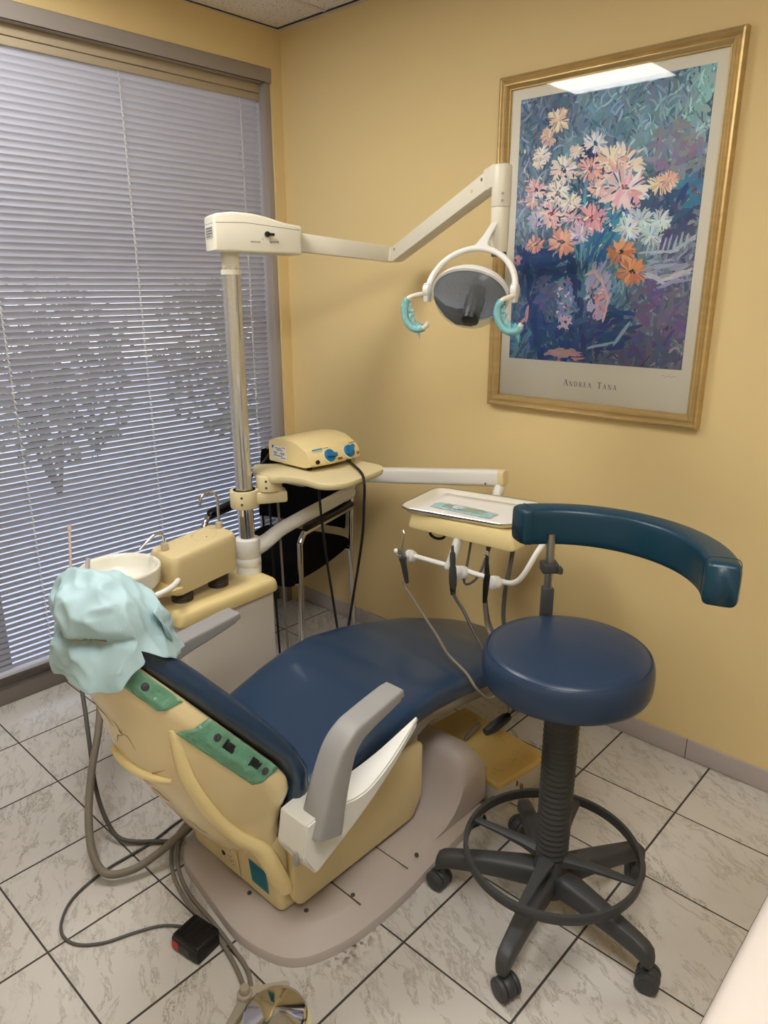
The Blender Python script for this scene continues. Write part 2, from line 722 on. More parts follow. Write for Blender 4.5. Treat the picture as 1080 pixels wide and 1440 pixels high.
# skirting tiles
bm = new()
xs = [0.0] + [0.4270 + 0.300 * i for i in range(11)] + [RX]
for a, b_ in zip(xs, xs[1:]):
    box(bm, (a + 0.0012, -0.009, 0.002), (b_ - 0.0012, -0.0002, 0.072), 0.0015)
struct('baseboard_back', bm, M_tilebase)
bm = new()
box(bm, (0.0, -0.005, 0.0), (RX, -0.0002, 0.0705))
struct('trim_3', bm, M_grout)

# ------------------------------------------------------------------ window
M_frame = mat('bronze_grey_window_metal', (150, 142, 134), 0.42, var=0.04)
M_framelt = mat('light_grey_window_metal', (158, 150, 144), 0.36, var=0.03)
M_sill = mat('grey_sill_metal', (120, 112, 106), 0.45, var=0.08)
fx = -0.070
bm = new()
box(bm, (fx - 0.09, WL, WT - 0.052), (0.0, WR, WT), 0.002)                 # head, deep band
box(bm, (fx - 0.09, WR - 0.030, 0.0), (-0.012, WR, WT - 0.052), 0.002)     # jamb beside the corner
box(bm, (fx - 0.09, WL, 0.0), (-0.012, WL + 0.03, WT - 0.052), 0.002)
for my in (-1.36,):
    box(bm, (fx - 0.13, my - 0.03, 0.06), (fx - 0.08, my + 0.03, WT - 0.05), 0.002)
win = struct('window_1', bm, M_framelt)
bm = new()
box(bm, (fx - 0.09, WL + 0.03, 0.0), (fx - 0.002, WR - 0.03, 0.062), 0.003)
box(bm, (fx - 0.09, WL + 0.03, 0.062), (fx - 0.03, WR - 0.03, 0.094), 0.004)
struct('window_sill', bm, M_sill, win)
bm = new()
box(bm, (fx - 0.112, WL + 0.0, 0.09), (fx - 0.106, WR - 0.0, WT - 0.05))
struct('window_pane', bm, pane_glass('window_glass'), win)
bm = new()
box(bm, (-0.006, WL, WT - 0.0535), (-0.001, WR - 0.032, WT - 0.0515))
struct('head_gasket', bm, M_black, win)

# ------------------------------------------------------------------ venetian blind
bx = -0.062
YR, YL = -0.090, -2.55
M_slat = mat('white_enamel_slat', (196, 197, 208), 0.42)
M_head = mat('beige_headrail', (178, 164, 140), 0.4)
bl = thing('venetian_blind', 'white narrow slat venetian blind lowered over the whole window, slats half closed', 'blind', (bx, (YR + YL) / 2, 2.28))
bm = new()
box(bm, (bx - 0.02, YL, 2.250), (bx + 0.02, YR + 0.012, 2.2835), 0.002)
box(bm, (bx - 0.012, YL, 2.222), (bx + 0.016, YR + 0.012, 2.2485), 0.003)
part('headrail', bm, M_head, bl)
bm = new()
th = math.radians(59)
pitch, sw = 0.0224, 0.0256
zz = 2.212
nsl = 0
while zz > 0.148:
    jit = random.uniform(-1, 1) * 0.02
    cs, sn = math.cos(th + jit), math.sin(th + jit)
    rows = []
    for k in range(5):
        s = (k / 4 - 0.5) * sw
        h = 0.0022 * (1 - (2 * k / 4 - 1) ** 2)
        rows.append((bx + s * cs - h * sn, zz + s * sn + h * cs))     # inner edge up, outer edge down
    a = [bm.verts.new((x, YL, z)) for x, z in rows]
    b_ = [bm.verts.new((x, YR, z)) for x, z in rows]
    for k in range(4):
        bm.faces.new((a[k], a[k + 1], b_[k + 1], b_[k]))
    nsl += 1
    zz -= pitch
part('slats', bm, M_slat, bl, sharp=80)
bm = new()
box(bm, (bx - 0.013, YL, 0.122), (bx + 0.013, YR, 0.137), 0.003)
part('bottom_rail', bm, M_slat, bl)
M_cord = mat('white_cord', (214, 212, 210), 0.7)
for cy in (-0.178, -0.700, -1.214, -1.73, -2.25):
    bm = new()
    tube(bm, [(bx + 0.010, cy, 2.225), (bx + 0.010, cy, 0.135)], 0.0012, n=6)
    tube(bm, [(bx - 0.010, cy, 2.225), (bx - 0.010, cy, 0.135)], 0.0009, n=6)
    z = 2.2
    while z > 0.15:
        tube(bm, [(bx + 0.0115, cy - 0.002, z), (bx + 0.0130, cy + 0.004, z - 0.011)], 0.0022, n=5)
        z -= pitch
    part('ladder_cord', bm, M_cord, bl)

# ------------------------------------------------------------------ outside
bm = new()
box(bm, (-14, -14, -0.30), (-0.16, 8, -0.15))
struct('ground_outside', bm, mat('pale_paving', (196, 196, 202), 0.8, var=0.08, vscale=2))
M_leafs = [mat('leaf_green', (60, 100, 44), 0.6, var=0.3), mat('leaf_dark', (24, 44, 24), 0.6, var=0.3), mat('leaf_pale', (120, 160, 100), 0.5, var=0.2)]
M_bark = mat('bark', (70, 54, 42), 0.9)
rg = random.Random(3)
for i, (sx, sy, sr, sh) in enumerate([(-3.1, -1.4, 0.75, 1.95), (-3.3, 0.25, 0.75, 1.8), (-3.0, 1.9, 0.75, 1.9), (-3.4, 3.6, 0.8, 2.0)]):
    t = thing('garden_shrub', ['leafy green garden shrub outside, behind the left edge of the blind', 'leafy green garden shrub outside, behind the middle of the blind', 'leafy green garden shrub outside, behind the wrapped lamp post', 'leafy green garden shrub outside, farthest to the right of the row'][i], 'shrub', (sx, sy, -0.15), 'shrubs outside the window')
    bm = new()
    for q in range(900):
        d = V((rg.gauss(0, 1), rg.gauss(0, 1), rg.gauss(0, 1))).normalized() * (rg.random() ** 0.4)
        c = V((sx + d.x * sr, sy + d.y * sr, -0.15 + sh * 0.56 + d.z * sh * 0.44))
        a = V((rg.gauss(0, 1), rg.gauss(0, 1), rg.gauss(0, 1))).normalized() * rg.uniform(0.04, 0.09)
        b_ = a.orthogonal().normalized() * a.length * 0.35
        f = bm.faces.new([bm.verts.new(p) for p in (c - a, c + b_, c + a, c - b_)])
        f.material_index = rg.choice((0, 0, 1, 1, 2))
    part('foliage', bm, M_leafs, t)
    bm = new()
    for q in range(4):
        tube(bm, [(sx, sy, -0.15), (sx + rg.uniform(-.15, .15), sy + rg.uniform(-.15, .15), 0.4), (sx + rg.uniform(-.4, .4), sy + rg.uniform(-.4, .4), sh * 0.7)], 0.02, 3, n=6, scale=[1, 0.4])
    part('stem', bm, M_bark, t)

# ------------------------------------------------------------------ ceiling lights (above and behind the camera's view)
M_troff = mat('fixture_white', (235, 235, 232), 0.5)
M_diff = mat('fluorescent_diffuser', (250, 248, 240), 0.6, emit=(1.0, 0.975, 0.94, 1.0), estr=LAMP_STRENGTH)
LIGHTS = [(0.680, -1.410, .285, 25.0, 'square fluorescent ceiling panel near the window, mirrored in the picture glass'),
          (2.435, -1.840, .565, 17.5, 'long fluorescent ceiling panel above the white counter')]
for lx, ly, hl, st_, lab in LIGHTS:
    t = thing('ceiling_light', lab, 'ceiling light', (lx, ly, RZ - 0.02), 'ceiling light panels')
    bm = new()
    e_ = hl + .025
    for (a0, a1, c0, c1) in ((-0.295, -0.27, -e_, e_), (0.27, 0.295, -e_, e_), (-0.27, 0.27, -e_, -hl), (-0.27, 0.27, hl, e_)):
        box(bm, (lx + a0, ly + c0, RZ - 0.022), (lx + a1, ly + c1, RZ - 0.005))
    part('frame', bm, M_troff, t)
    bm = new()
    box(bm, (lx - 0.27, ly - hl, RZ - 0.018), (lx + 0.27, ly + hl, RZ - 0.010))
    part('diffuser', bm, mat('fluorescent_diffuser', (250, 248, 240), 0.6, emit=(1.0, 0.975, 0.94, 1.0), estr=st_ * LAMP_STRENGTH / 17.0), t)

# ================================================================== FRAMED PICTURE
PX0, PX1, PZ0, PZ1 = 1.092, 1.838, 1.093, 2.129
AX0, AX1, AZ0, AZ1 = 1.166, 1.766, 1.260, 2.058
M_gold = mat('gold_leaf_frame', (196, 170, 118), 0.30, metal=0.6, var=0.22, vscale=12, bump=0.1, bscale=90, stretch=(1, 1, 6))
M_mat = mat('cream_paper', (242, 236, 220), 0.8)
pic = thing('framed_picture', 'large gold framed print of pink daisies on a blue chair, on the yellow wall', 'picture', ((PX0 + PX1) / 2, 0.0, PZ0))


def frame_side(bm, a, b, inward):
    """one mitred moulding from corner a to b; inward = unit vector towards the middle"""
    a, b, w = V(a), V(b), V(inward)
    d = (b - a).normalized()
    prof = [(0, 0), (0, .020), (.003, .026), (.008, .028), (.012, .025), (.014, .021), (.017, .019), (.020, .021), (.023, .025), (.027, .0255), (.031, .021), (.034, .015), (.036, .013), (.0385, .0135), (.040, .010), (.040, 0)]
    rings = []
    for p, sg in ((a, 1), (b, -1)):
        rings.append([p + w * q + d * (q * sg) + V((0, -1, 0)) * h for q, h in prof])
    loft(bm, rings)


c4 = [V((PX0, -0.001, PZ0)), V((PX1, -0.001, PZ0)), V((PX1, -0.001, PZ1)), V((PX0, -0.001, PZ1))]
for i, w in enumerate(((0, 0, 1), (-1, 0, 0), (0, 0, -1), (1, 0, 0))):
    bm = new()
    frame_side(bm, c4[i], c4[(i + 1) % 4], w)
    part('frame_moulding', bm, M_gold, pic)
bm = new()
box(bm, (PX0 + 0.03, -0.006, PZ0 + 0.03), (PX1 - 0.03, -0.002, PZ1 - 0.03))
part('print_sheet', bm, M_mat, pic)
bm = new()
quad(bm, (PX0 + 0.036, -0.0120, PZ0 + 0.036), (PX1 - 0.036, -0.0120, PZ0 + 0.036), (PX1 - 0.036, -0.0120, PZ1 - 0.036), (PX0 + 0.036, -0.0120, PZ1 - 0.036))
part('glazing', bm, pane_glass('picture_glass'), pic)

# ---- the painting: loose brush strokes in pigment colours on one sheet
CT = [(122, 333), (760, 205), (655, 1203), (90, 1173)]     # corners of the art on my sketch grid: TL TR BR BL


def uv_of(px, py):
    u = v = 0.5
    for _ in range(12):
        x = (1 - u) * v * CT[0][0] + u * v * CT[1][0] + u * (1 - v) * CT[2][0] + (1 - u) * (1 - v) * CT[3][0]
        y = (1 - u) * v * CT[0][1] + u * v * CT[1][1] + u * (1 - v) * CT[2][1] + (1 - u) * (1 - v) * CT[3][1]
        u += (px - x) / 600.0
        v -= (py - y) / 900.0
    return u, v


rp = random.Random(11)
art = new()
clay = art.loops.layers.float_color.new('Col')
AW, AH = AX1 - AX0, AZ1 - AZ0
n_st = 0


def stroke(u, v, L, w, ang, rgb, jit=10, bend=0.0):
    """u,v in 0..1, L,w in metres"""
    global n_st
    n_st += 1
    if not (.022 < u < .978 and .016 < v < .984):
        L *= .35
        ang = ang if L < .01 else (0.0 if not .016 < v < .984 else PI / 2)
    c = lin(*[max(0, min(255, k * 1.06 + 8 + rp.uniform(-jit, jit))) for k in rgb])
    y = -0.0062 - n_st * 4.0e-7
    cx, cz = AX0 + u * AW, AZ0 + v * AH
    ca, sa = math.cos(ang), math.sin(ang)
    pts = []
    for k in range(5):
        t = k / 4 - 0.5
        ww = w * 0.5 * (1 - (2 * t) ** 4 * 0.75)
        off = bend * L * (4 * t * t - 1) * -0.25
        pts.append((t * L, off, ww))
    top = [(a, o + ww) for a, o, ww in pts]
    bot = [(a, o - ww) for a, o, ww in pts]
    vs = []
    for a, o in top + bot[::-1]:
        x = min(AX1, max(AX0, cx + a * ca - o * sa))
        z = min(AZ1, max(AZ0, cz + a * sa + o * ca))
        vs.append(art.verts.new((x, y, z)))
    try:
        f = art.faces.new(vs)
    except ValueError:
        return
    for lp in f.loops:
        lp[clay] = c


def bg(u, v):
    n1 = noise.noise(V((u * 3, v * 4, 1.0)))
    n2 = noise.noise(V((u * 7, v * 7, 5.0)))
    tab = {(0, 1): (96, 128, 160), (0.5, 1): (74, 100, 140), (1, 1): (128, 178, 196),
           (0, .6): (92, 106, 142), (0.5, .6): (66, 106, 140), (1, .6): (112, 122, 152),
           (0, .35): (72, 88, 128), (0.5, .35): (54, 104, 148), (1, .35): (96, 104, 138),
           (0, 0): (40, 78, 128), (0.5, 0): (58, 84, 130), (1, 0): (94, 92, 122)}
    rows = [1, .6, .35, 0]
    for r0, r1 in zip(rows, rows[1:]):
        if v >= r1:
            break
    t = (v - r1) / (r0 - r1)
    c0 = 0 if u < 0.5 else 0.5
    s = (u - c0) / 0.5
    q = [tab[(c0, r0)], tab[(c0 + .5, r0)], tab[(c0, r1)], tab[(c0 + .5, r1)]]
    col = [(q[0][k] * (1 - s) + q[1][k] * s) * t + (q[2][k] * (1 - s) + q[3][k] * s) * (1 - t) for k in range(3)]
    d = n1 * 46 + n2 * 30
    return (col[0] * 1.0 + 22 + d * 0.7, col[1] * 1.0 + 20 + d * .9, col[2] * .94 + 16 + d * 0.7)


for _q in [0]:
    f = art.faces.new([art.verts.new(c) for c in ((AX0, -0.00615, AZ0), (AX1, -0.00615, AZ0), (AX1, -0.00615, AZ1), (AX0, -0.00615, AZ1))])
    for lp_ in f.loops:
        lp_[clay] = lin(84, 112, 146)
for gy in range(46):
    for gx in range(36):
        u, v = (gx + rp.random()) / 36, (gy + rp.random()) / 46
        stroke(u, v, rp.uniform(.03, .07), rp.uniform(.012, .022), rp.uniform(0.6, 2.4) + u * 0.5, bg(u, v), 12, rp.uniform(-.5, .5))
for k in range(1500):
    u, v = rp.random(), rp.random()
    c = bg(u, v)
    dl = rp.choice((-34, -22, 22, 34, 46))
    stroke(u, v, rp.uniform(.015, .05), rp.uniform(.003, .008), rp.uniform(0.3, 2.6), (c[0] + dl, c[1] + dl, c[2] + dl * .9), 10, rp.uniform(-.8, .8))


def pblob(px, py, rx, ry, rgb, n=40, L=.03, w=.01, ang=None, jit=16):
    for k in range(n):
        a, r = rp.uniform(0, 2 * PI), math.sqrt(rp.random())
        u, v = uv_of(px + rx * r * math.cos(a), py + ry * r * math.sin(a))
        if 0 < u < 1 and 0 < v < 1:
            stroke(u, v, L * rp.uniform(.6, 1.2), w * rp.uniform(.6, 1.2), (ang if ang is not None else rp.uniform(0, PI)) + rp.uniform(-.35, .35), rgb, jit, rp.uniform(-.4, .4))


def pline(pts, w, rgb, n=None, jit=12):
    for (x0, y0), (x1, y1) in zip(pts, pts[1:]):
        L = math.hypot(x1 - x0, y1 - y0)
        m = n or max(3, int(L / 14))
        for k in range(m * 2):
            t = rp.random()
            u, v = uv_of(x0 + (x1 - x0) * t + rp.uniform(-w, w) * .5, y0 + (y1 - y0) * t + rp.uniform(-w, w) * .3)
            if 0 < u < 1 and 0 < v < 1:
                stroke(u, v, .034, .0045 + w * .00028, math.atan2(-(y1 - y0), x1 - x0), rgb, jit)


# mauve wall at right, teal passages, drapery
pblob(650, 470, 80, 90, (142, 142, 162), 60, .05, .016)
pblob(690, 600, 50, 50, (70, 140, 172), 34, .05, .014)
pblob(620, 640, 90, 60, (62, 88, 126), 40, .05, .016)
pblob(600, 1000, 90, 110, (112, 104, 140), 70, .05, .016)
pblob(560, 1130, 110, 60, (88, 92, 132), 60, .05, .016)
pblob(640, 740, 60, 50, (84, 88, 124), 34, .05, .014)
pblob(615, 860, 80, 40, (164, 172, 192), 34, .06, .008, .25)
pline([(520, 850), (600, 890), (690, 850)], 14, (196, 202, 210))
pline([(545, 800), (640, 790), (700, 740)], 8, (188, 196, 206))
for k in range(8):
    pline([(560 + 16 * k, 790 - 3 * k), (566 + 16 * k, 762 - 3 * k)], 3, (178, 188, 204), 2)
# chair
pblob(230, 850, 110, 50, (36, 76, 132), 60, .05, .018, 0.0)
pblob(160, 1000, 60, 120, (48, 84, 138), 50, .05, .016, 1.4)
pblob(130, 1110, 40, 60, (92, 136, 170), 22, .05, .014, 1.2)
pblob(300, 1110, 120, 70, (34, 72, 128), 80, .05, .018)
pblob(440, 1060, 80, 70, (40, 76, 130), 60, .05, .016, 0.2)
pline([(130, 790), (165, 900), (185, 1040), (205, 1170)], 26, (32, 66, 120))
pline([(300, 800), (330, 900), (345, 1030), (350, 1180)], 30, (30, 62, 118))
pline([(140, 815), (220, 800), (310, 815)], 18, (30, 66, 122))
pline([(170, 880), (250, 870), (325, 880)], 14, (34, 70, 126))
pline([(220, 1060), (320, 1050), (440, 990), (510, 1010)], 20, (44, 88, 142))
pline([(380, 1130), (460, 1110), (505, 1040)], 6, (150, 180, 200))
pline([(120, 1060), (155, 1030), (165, 980)], 8, (206, 160, 172))
pblob(290, 1160, 60, 22, (184, 150, 158), 26, .05, .01, -.1)
# stems and leaves
for q in range(26):
    x = 260 + q * 9
    pline([(x + rp.uniform(-30, 30), 620 + rp.uniform(-60, 60)), (360 + rp.uniform(-20, 40), 880)], 4, rp.choice(((60, 120, 150), (98, 168, 190), (44, 84, 124), (120, 180, 196))), 6)
pblob(470, 720, 60, 60, (70, 146, 182), 40, .05, .012, .9)
pblob(400, 760, 40, 70, (46, 112, 164), 30, .06, .012, 1.0)
pblob(380, 480, 40, 40, (40, 62, 108), 26, .035, .012)
# vase
pblob(405, 930, 38, 100, (178, 180, 206), 60, .035, .012, 1.2)
pblob(405, 960, 24, 60, (214, 170, 178), 22, .02, .008)
for q in range(26):
    pblob(400 + rp.uniform(-34, 34), 970 + rp.uniform(-50, 50), 3, 3, rp.choice(((52, 62, 116), (236, 222, 220), (206, 96, 104))), 1, .012, .005)
pline([(355, 880), (395, 865), (420, 900), (440, 960), (420, 1040)], 5, (226, 190, 196))
pblob(290, 960, 32, 70, (130, 150, 188), 36, .03, .011)
pblob(290, 1040, 26, 20, (206, 184, 198), 18, .03, .008)
for q in range(18):
    pblob(290 + rp.uniform(-26, 26), 960 + rp.uniform(-60, 60), 3, 3, rp.choice(((46, 70, 124), (230, 214, 220), (196, 110, 126))), 1, .014, .006)
pblob(230, 950, 40, 60, (96, 104, 150), 30, .04, .012)


def daisy(px, py, r, rgb, eye=(60, 50, 70), petals=15):
    a0 = rp.uniform(0, 1)
    for ly in range(3):
        for k in range(petals):
            if rp.random() < .18:
                continue
            a = a0 + 2 * PI * (k + ly * .37 + rp.uniform(-.3, .3)) / petals
            rr = r * rp.uniform(.38, .70)
            u, v = uv_of(px + rr * math.cos(a), py + rr * math.sin(a) * .85)
            if 0 < u < 1 and 0 < v < 1:
                dl = rp.uniform(-30, 18)
                t_ = rp.random() * .25
                stroke(u, v, r * .00072 * rp.uniform(.6, 1.25), r * .00016 * rp.uniform(.7, 1.5), -a + rp.uniform(-.2, .2), (rgb[0] + dl * (1 - t_), rgb[1] + dl, rgb[2] + dl + 14 * t_), 12, rp.uniform(-.4, .4))
    for k in range(5):
        a = rp.uniform(0, 2 * PI)
        u, v = uv_of(px + r * .6 * math.cos(a), py + r * .5 * math.sin(a))
        if 0 < u < 1 and 0 < v < 1:
            stroke(u, v, r * .0005, r * .00006, -a, (92, 116, 150), 18)
    if eye:
        pblob(px, py, r * .15, r * .15, eye, 9, .008, .005)


PK, WH, PE, SA, OR = (234, 202, 196), (240, 228, 214), (234, 208, 184), (226, 172, 154), (228, 164, 126)
for f in [(265, 385, 44, PE, None), (228, 440, 34, (226, 200, 184), None), (205, 495, 34, WH, None), (195, 520, 26, WH, None), (330, 480, 30, WH, None),
          (395, 452, 44, (222, 220, 224), (50, 80, 120)), (600, 575, 40, PE, None), (625, 560, 34, (236, 196, 176), None), (285, 538, 54, WH, (56, 56, 80)),
          (380, 532, 50, (232, 188, 176), (130, 84, 96)), (185, 605, 44, PK, (60, 60, 96)), (265, 612, 48, WH, (120, 100, 110)), (405, 590, 36, PK, None),
          (490, 510, 66, (240, 222, 206), None), (450, 500, 50, (240, 214, 190), None), (470, 545, 50, (238, 210, 190), None), (490, 590, 82, (236, 208, 208), (150, 64, 96)),
          (240, 680, 56, PK, (176, 70, 100)), (170, 640, 30, PK, None), (310, 640, 40, WH, None), (320, 690, 40, (222, 190, 196), None), (385, 690, 58, (222, 170, 174), (120, 60, 80)),
          (190, 700, 36, (200, 196, 214), None), (285, 768, 56, SA, (84, 62, 84)), (185, 780, 38, SA, (110, 60, 60)), (480, 798, 52, OR, (70, 50, 50)), (515, 862, 54, OR, (30, 26, 30)),
          (540, 690, 46, (198, 216, 220), None), (500, 720, 44, (212, 222, 222), None), (600, 690, 40, (210, 220, 220), None), (570, 740, 40, (196, 212, 216), None), (345, 740, 40, (206, 196, 210), None), (115, 835, 22, (226, 176, 170), None)]:
    daisy(*f)
for k in range(160):
    pblob(330 + rp.gauss(0, 110), 640 + rp.gauss(0, 70), 4, 4, rp.choice((PK, WH, (70, 110, 150), (50, 70, 110), (140, 190, 200))), 1, .02, .006)
M_art = D.materials.new('painted_print')
M_art.use_nodes = True
_n = M_art.node_tree.nodes
_a = _n.new('ShaderNodeVertexColor')
_a.layer_name = 'Col'
M_art.node_tree.links.new(_a.outputs['Color'], _n['Principled BSDF'].inputs['Base Color'])
_n['Principled BSDF'].inputs['Roughness'].default_value = 0.7
part('painting', art, M_art, pic, sharp=180)

# ---- lettering under the print: thick and thin strokes with serifs
LET = {
    'A': (0.72, [(.05, 0, .36, 1, .05), (.36, 1, .66, 0, .12), (.17, .36, .54, .36, .05), (-.03, .02, .16, .02, .04), (.54, .02, .78, .02, .04)]),
    'N': (0.80, [(.12, 0, .12, 1, .05), (.12, 1, .68, 0, .12), (.68, 0, .68, 1, .05), (.0, .02, .24, .02, .04), (.0, .98, .14, .98, .04), (.56, .98, .80, .98, .04)]),
    'D': (0.80, [(.14, 0, .14, 1, .12), (.14, .98, .42, .98, .05), (.42, .98, .62, .84, .08), (.62, .84, .70, .5, .12), (.70, .5, .62, .16, .12), (.62, .16, .42, .02, .08), (.14, .02, .42, .02, .05)]),
    'R': (0.76, [(.14, 0, .14, 1, .12), (.14, .98, .42, .98, .05), (.42, .98, .56, .86, .09), (.56, .86, .56, .64, .11), (.56, .64, .42, .52, .08), (.14, .52, .42, .52, .05), (.36, .52, .70, 0, .12), (.02, .02, .26, .02, .04)]),
    'E': (0.66, [(.14, 0, .14, 1, .12), (.14, .98, .58, .98, .05), (.14, .52, .48, .52, .05), (.14, .02, .60, .02, .05), (.58, .82, .58, .98, .04), (.60, .02, .60, .2, .04), (.48, .42, .48, .62, .04)]),
    'T': (0.72, [(.36, 0, .36, 1, .12), (.04, .97, .68, .97, .05), (.04, .8, .04, .98, .04), (.68, .8, .68, .98, .04), (.24, .02, .48, .02, .04)]),
}
bm = new()
px = 1.384
for word in (('A', 1), ('N', 0), ('D', 0), ('R', 0), ('E', 0), ('A', 0), None, ('T', 1), ('A', 0), ('N', 0), ('A', 0)):
    if word is None:
        part('lettering', bm, M_ink, pic)
        bm = new()
        px += 0.016
        continue
    wd, sts = LET[word[0]]
    h = 0.0205 if word[1] else 0.0155
    for x0, z0, x1, z1, sw_ in sts:
        a, b_ = V((x0, 0, z0)), V((x1, 0, z1))
        d = (b_ - a).normalized()
        nn = V((-d.z, 0, d.x)) * sw_ * .5
        o = V((px, -0.0066, 1.183))
        quad(bm, *[o + q * h for q in (a - nn, b_ - nn, b_ + nn, a + nn)])
    px += wd * h + 0.0052
part('lettering', bm, M_ink, pic)
bm = new()
for k in range(7):
    a = V((1.71 + k * .006, -0.0066, 1.238 + .004 * math.sin(k * 2.2)))
    b_ = V((1.716 + k * .006, -0.0066, 1.238 + .004 * math.sin(k * 2.2 + 2.2)))
    quad(bm, a, b_, b_ + V((0, 0, .0009)), a + V((0, 0, .0009)))
part('pencil_signature', bm, mat('pencil', (150, 146, 138), 0.8), pic)

# ================================================================== DENTAL CHAIR
CX = 1.285
chair = thing('dental_chair', 'blue vinyl reclining dental treatment chair with yellowed cream shell on a grey floor base', 'dental chair', (CX, -0.95, 0.0))

# floor base
bm = new()
pts = [(1.00, -1.26), (1.09, -1.395), (1.43, -1.447), (1.575, -1.405), (1.625, -1.28), (1.635, -1.10), (1.615, -0.90), (1.60, -0.66), (0.98, -0.66), (0.965, -1.05)]
rp_ = roundpoly(pts, [.07, .06, .10, .08, .10, .2, .3, .03, .03, .2], 6)
rings = []
cxx, cyy = 1.30, -1.0
for z, k in ((0.0, 1.0), (0.018, 1.0), (0.025, .993), (0.029, .975), (0.045, .868), (0.050, .845), (0.0515, .83), (0.052, .80)):
    rings.append([(cxx + (x - cxx) * k, cyy + (y - cyy) * k, z) for x, y in rp_])
loft(bm, rings)
base = part('base_plate', bm, M_base, chair)
for (sx, sy) in ((1.36, -1.36), (1.505, -1.30), (1.585, -0.98), (1.515, -1.02), (1.555, -1.19)):
    bm = new()
    lathe(bm, [(0, 0.0565), (.0035, 0.0563), (.0055, 0.0545), (.006, 0.0505)][::-1], (sx, sy, 0), 14)
    part('base_screw', bm, M_dkgrey if sx != 1.515 else M_base, base)
bm = new()
box(bm, (1.475, -1.20, 0.0515), (1.590, -1.196, 0.0528))
part('cover_seam', bm, M_hosedk, base)
bm = new()
box(bm, (1.478, -1.034, 0.0515), (1.60, -1.031, 0.0528))
part('cover_seam', bm, M_hosedk, base)
# raised hump behind the column, concave front
bm = new()
HX0, HX1 = 1.00, 1.582
rings = []
for i in range(33):
    t = i / 32
    x = HX0 + (HX1 - HX0) * t
    e = min(t, 1 - t) / 0.12
    top = 0.225 - 0.045 * max(0, 1 - e) ** 2 if e < 1 else 0.225
    fr = -0.757 + (0.0 if e > 1 else 0.010 * (1 - e) ** 2)
    rings.append([(x, fr - 0.145, 0.045), (x, fr - 0.10, 0.055), (x, fr - 0.065, 0.075), (x, fr - 0.04, 0.105), (x, fr - 0.022, 0.145), (x, fr - 0.010, top - 0.03), (x, fr, top - 0.008), (x, fr + 0.012, top),
                  (x, fr + 0.07, top - 0.004), (x, fr + 0.085, top - 0.03), (x, fr + 0.088, 0.045)])
loft(bm, rings)
part('base_hump', bm, M_base, chair, sharp=70)
# lift column housing
bm = new()
box(bm, (1.10, -1.32, 0.040), (1.468, -0.86, 0.058), 0.004)
part('lift_plinth', bm, M_steel, chair)
bm = new()
hp = roundpoly([(1.105, -1.352), (1.475, -1.352), (1.475, -0.84), (1.105, -0.84)], .02, 4)
rings = []
for z, k in ((0.056, .96), (0.062, .99), (0.075, 1.0), (0.20, 1.0), (0.315, 1.0)):
    rings.append([(1.29 + (x - 1.29) * k, -1.1 + (y - 1.1 + 2.2) * k - (0.0 if y > -1.2 else -0.02 * 0 + 0.10 * (z - .06)), z) for x, y in hp])
loft(bm, rings)
hous = part('lift_housing', bm, M_cream, chair)
bm = new()
t_ = roundpoly([(-1.312, 0.070), (-0.895, 0.070), (-0.855, 0.13), (-0.855, 0.30), (-1.33, 0.30), (-1.33, 0.10)], .018, 4)
yz_prism(bm, t_, 1.476, 1.500, 0.006)
part('side_panel', bm, M_cream, chair)


def front_y(z):
    return -1.352 - 0.10 * (z - .06) - 0.0


FM = frame((0, 0, 0), (1, 0, 0), z=(0, -1, 0.10))


def fpt(x, z, h=0.0):
    return V((x, front_y(z) - h, z))


# outlet panel with sockets and the teal sticker
bm = new()
a = [fpt(x, z, .002) for x, z in ((1.205, .072), (1.322, .072), (1.322, .18), (1.205, .18))]
b_ = [fpt(x, z, .0045) for x, z in ((1.208, .076), (1.319, .076), (1.319, .177), (1.208, .177))]
loft(bm, [a, b_])
outp = part('outlet_panel', bm, M_cream, hous)
for (x, z, r, mm) in ((1.258, .158, .0075, M_black), (1.262, .118, .0075, M_black), (1.236, .160, .0042, M_black), (1.240, .120, .0042, mat('amber_pilot', (232, 186, 60), 0.3))):
    bm = new()
    cyl(bm, fpt(x, z, .003), fpt(x, z, .0062), r, 14, 0.001)
    part('socket' if r > .005 else 'indicator', bm, mm, outp)
bm = new()
for (x, z) in ((1.285, .152), (1.292, .110)):
    for (dx, dz, w, h) in ((-.010, .012, .006, .0022), (.002, .014, .003, .005), (.006, .004, .006, .0022), (.0, -.004, .0022, .008), (.006, -.008, .007, .0022), (-.006, -.002, .004, .002)):
        p = [fpt(x + dx + i * w, z + dz + j * h, .0048) for i, j in ((0, 0), (1, 0), (1, 1), (0, 1))]
        quad(bm, *p)
part('panel_symbols', bm, M_ink, outp)
bm = new()
loft(bm, [[fpt(x, z, .0012) for x, z in ((1.372, .098), (1.437, .098), (1.437, .168), (1.372, .168))], [fpt(x, z, .0020) for x, z in ((1.372, .098), (1.437, .098), (1.437, .168), (1.372, .168))]])
stk = part('instruction_sticker', bm, mat('teal_sticker', (22, 118, 140), 0.6), hous, 'teal sticker with dark print')
bm = new()
for k in range(8):
    z = .160 - k * .0075
    x = 1.378
    while x < 1.428:
        w = random.uniform(.003, .008)
        quad(bm, *[fpt(min(x + i * w, 1.432), z + j * .0028, .0022) for i, j in ((0, 0), (1, 0), (1, 1), (0, 1))])
        x += w + .0018
part('sticker_text', bm, mat('dark_teal_ink', (12, 74, 92), 0.7), stk)

